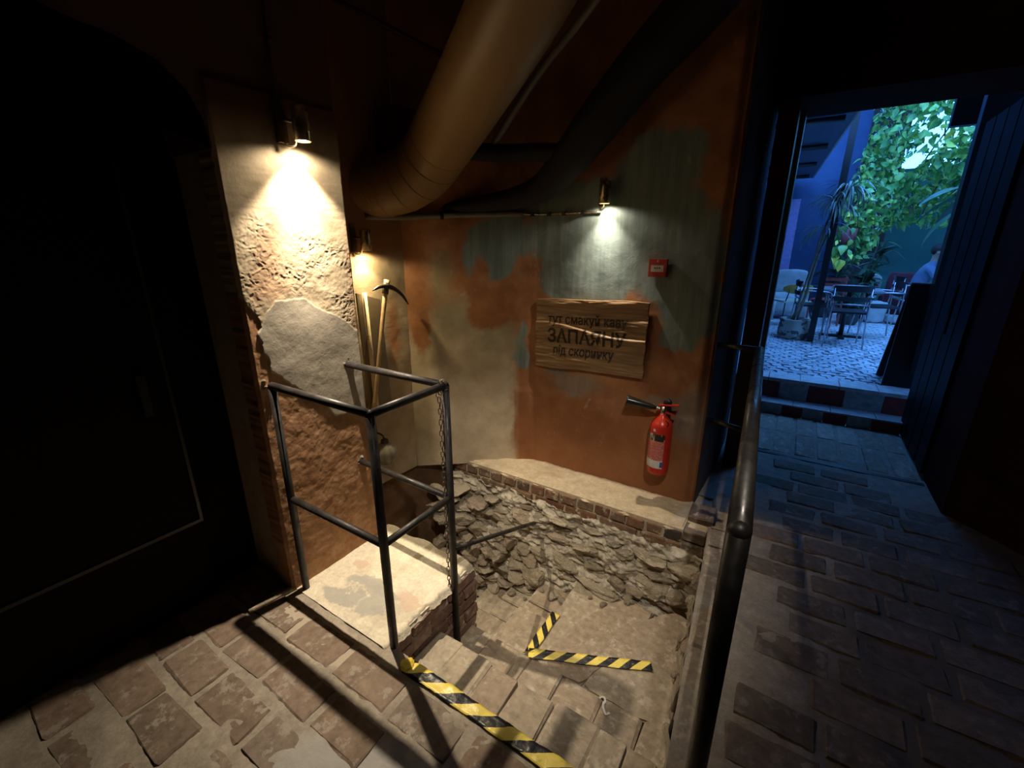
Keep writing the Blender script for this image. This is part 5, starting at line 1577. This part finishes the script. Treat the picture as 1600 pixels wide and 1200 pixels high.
# ------------------------------------------------------------------ PERSON
def person():
    o_ = Vector((1.62, 9.97, ZC))
    J = {}   # name: (pos, radius)
    def j(n, p, r): J[n] = (Vector(p), r)
    j('pelvis', (0, 0, .53), .125); j('belly', (.05, 0, .68), .125); j('chest', (.13, 0, .86), .135); j('neck0', (.18, 0, 1.00), .07)
    j('neck', (.19, 0, 1.06), .052); j('head0', (.21, 0, 1.13), .075); j('head', (.22, 0, 1.20), .088); j('crown', (.22, 0, 1.27), .06)
    for s, n in ((-1, 'r'), (1, 'l')):
        j('hip' + n, (.06, s * .10, .50), .085); j('knee' + n, (.46, s * .13, .50), .062); j('ankle' + n, (.42, s * .13, .09), .04); j('toe' + n, (.58, s * .14, .035), .034)
        j('sh' + n, (.16, s * .19, .93), .060); j('elb' + n, (.30, s * .24, .70), .042); j('wri' + n, (.52, s * .14, .76), .028); j('hand' + n, (.59, s * .12, .78), .030)
        for k in range(4): j('f%d%s' % (k, n), (.66 - .006 * k, s * (.135 - .018 * k), .775 - .004 * k), .0085)
        j('th' + n, (.60, s * .075, .795), .010)
    E_ = [('pelvis', 'belly'), ('belly', 'chest'), ('chest', 'neck0'), ('neck0', 'neck'), ('neck', 'head0'), ('head0', 'head'), ('head', 'crown')]
    for n in 'rl':
        E_ += [('pelvis', 'hip' + n), ('hip' + n, 'knee' + n), ('knee' + n, 'ankle' + n), ('ankle' + n, 'toe' + n), ('chest', 'sh' + n), ('sh' + n, 'elb' + n), ('elb' + n, 'wri' + n), ('wri' + n, 'hand' + n), ('hand' + n, 'th' + n)]
        E_ += [('hand' + n, 'f%d%s' % (k, n)) for k in range(4)]
    names = list(J); idx = {n: i for i, n in enumerate(names)}
    me = bpy.data.meshes.new('person_skeleton')
    me.from_pydata([J[n][0] for n in names], [(idx[a], idx[b]) for a, b in E_], []); me.update()
    ob = bpy.data.objects.new('person_tmp', me); COL.objects.link(ob)
    sk = ob.modifiers.new('skin', 'SKIN'); sk.use_smooth_shade = True
    lay = me.skin_vertices[0].data if me.skin_vertices else None
    for i, n in enumerate(names):
        lay[i].radius = (J[n][1], J[n][1]); lay[i].use_root = (n == 'pelvis')
    ss = ob.modifiers.new('sub', 'SUBSURF'); ss.levels = 2; ss.render_levels = 2
    bpy.context.view_layer.update()
    m2 = bpy.data.meshes.new_from_object(ob.evaluated_get(bpy.context.evaluated_depsgraph_get()))
    bpy.data.objects.remove(ob)
    for c, n in (((.42, .25, .18), 'skin'), ((.13, .19, .29), 'blue_shirt'), ((.04, .045, .06), 'dark_trousers')):
        m2.materials.append(simple(n + '_material', c, .7))
    grp = {}
    for n in names:
        if n.startswith(('hip', 'knee', 'ankle', 'pelvis')): grp[n] = 2
        elif n.startswith(('belly', 'chest', 'sh', 'neck0')): grp[n] = 1
        elif n.startswith('toe'): grp[n] = 2
        else: grp[n] = 0
    for p in m2.polygons:
        c = p.center; best = min(names, key=lambda n: (J[n][0] - c).length - J[n][1] * .6)
        g = grp[best]
        if best.startswith('elb'): g = 1 if (c - J[best][0]).dot(Vector((-.3, 0, 1))) > 0 else 0
        if best == 'neck': g = 0
        p.material_index = g
    root = empty('person', o_, -.15, 'person in a blue shirt sitting at a table leaning forward, right of the maroon armchair', 'person')
    m2.name = 'body'
    link('body', m2, None, root)
    # face and hair
    bm = bmesh.new(); bmesh.ops.create_icosphere(bm, subdivisions=3, radius=1)
    bmesh.ops.delete(bm, geom=[v for v in bm.verts if v.co.z < -.05 and v.co.x > -.25 or v.co.z < -.75], context='VERTS')
    for v in bm.verts: v.co = Vector((v.co.x * .102 + .205, v.co.y * .095, v.co.z * .100 + 1.225))
    hr_ = link('hair', bm_mesh('hair', bm, True), simple('dark_hair', (.02, .015, .012), .7), root)
    sm = hr_.modifiers.new('t', 'SOLIDIFY'); sm.thickness = .01
    bm = bmesh.new()
    bmesh.ops.create_cone(bm, cap_ends=True, segments=8, radius1=.016, radius2=.005, depth=.05, matrix=Matrix.Translation((.305, 0, 1.175)) @ Matrix.Rotation(.35, 4, 'Y'))
    link('nose', bm_mesh('nose', bm, True), m2.materials[0], root)
    for s in (-1, 1):
        bm = bmesh.new(); bmesh.ops.create_uvsphere(bm, u_segments=10, v_segments=6, radius=.011, matrix=Matrix.Translation((.292, s * .032, 1.20)))
        link('eye', bm_mesh('eye', bm, True), M['white'], root)
        bm = bmesh.new(); bmesh.ops.create_uvsphere(bm, u_segments=10, v_segments=6, radius=.022, matrix=Matrix.Translation((.20, s * .090, 1.18)) @ Matrix.Scale(.45, 4, (0, 1, 0)))
        link('ear', bm_mesh('ear', bm, True), m2.materials[0], root)
    box_obj('mouth', (.285, .297, -.022, .022, 1.140, 1.146), simple('lips', (.30, .10, .09), .6), root, .002)
person()
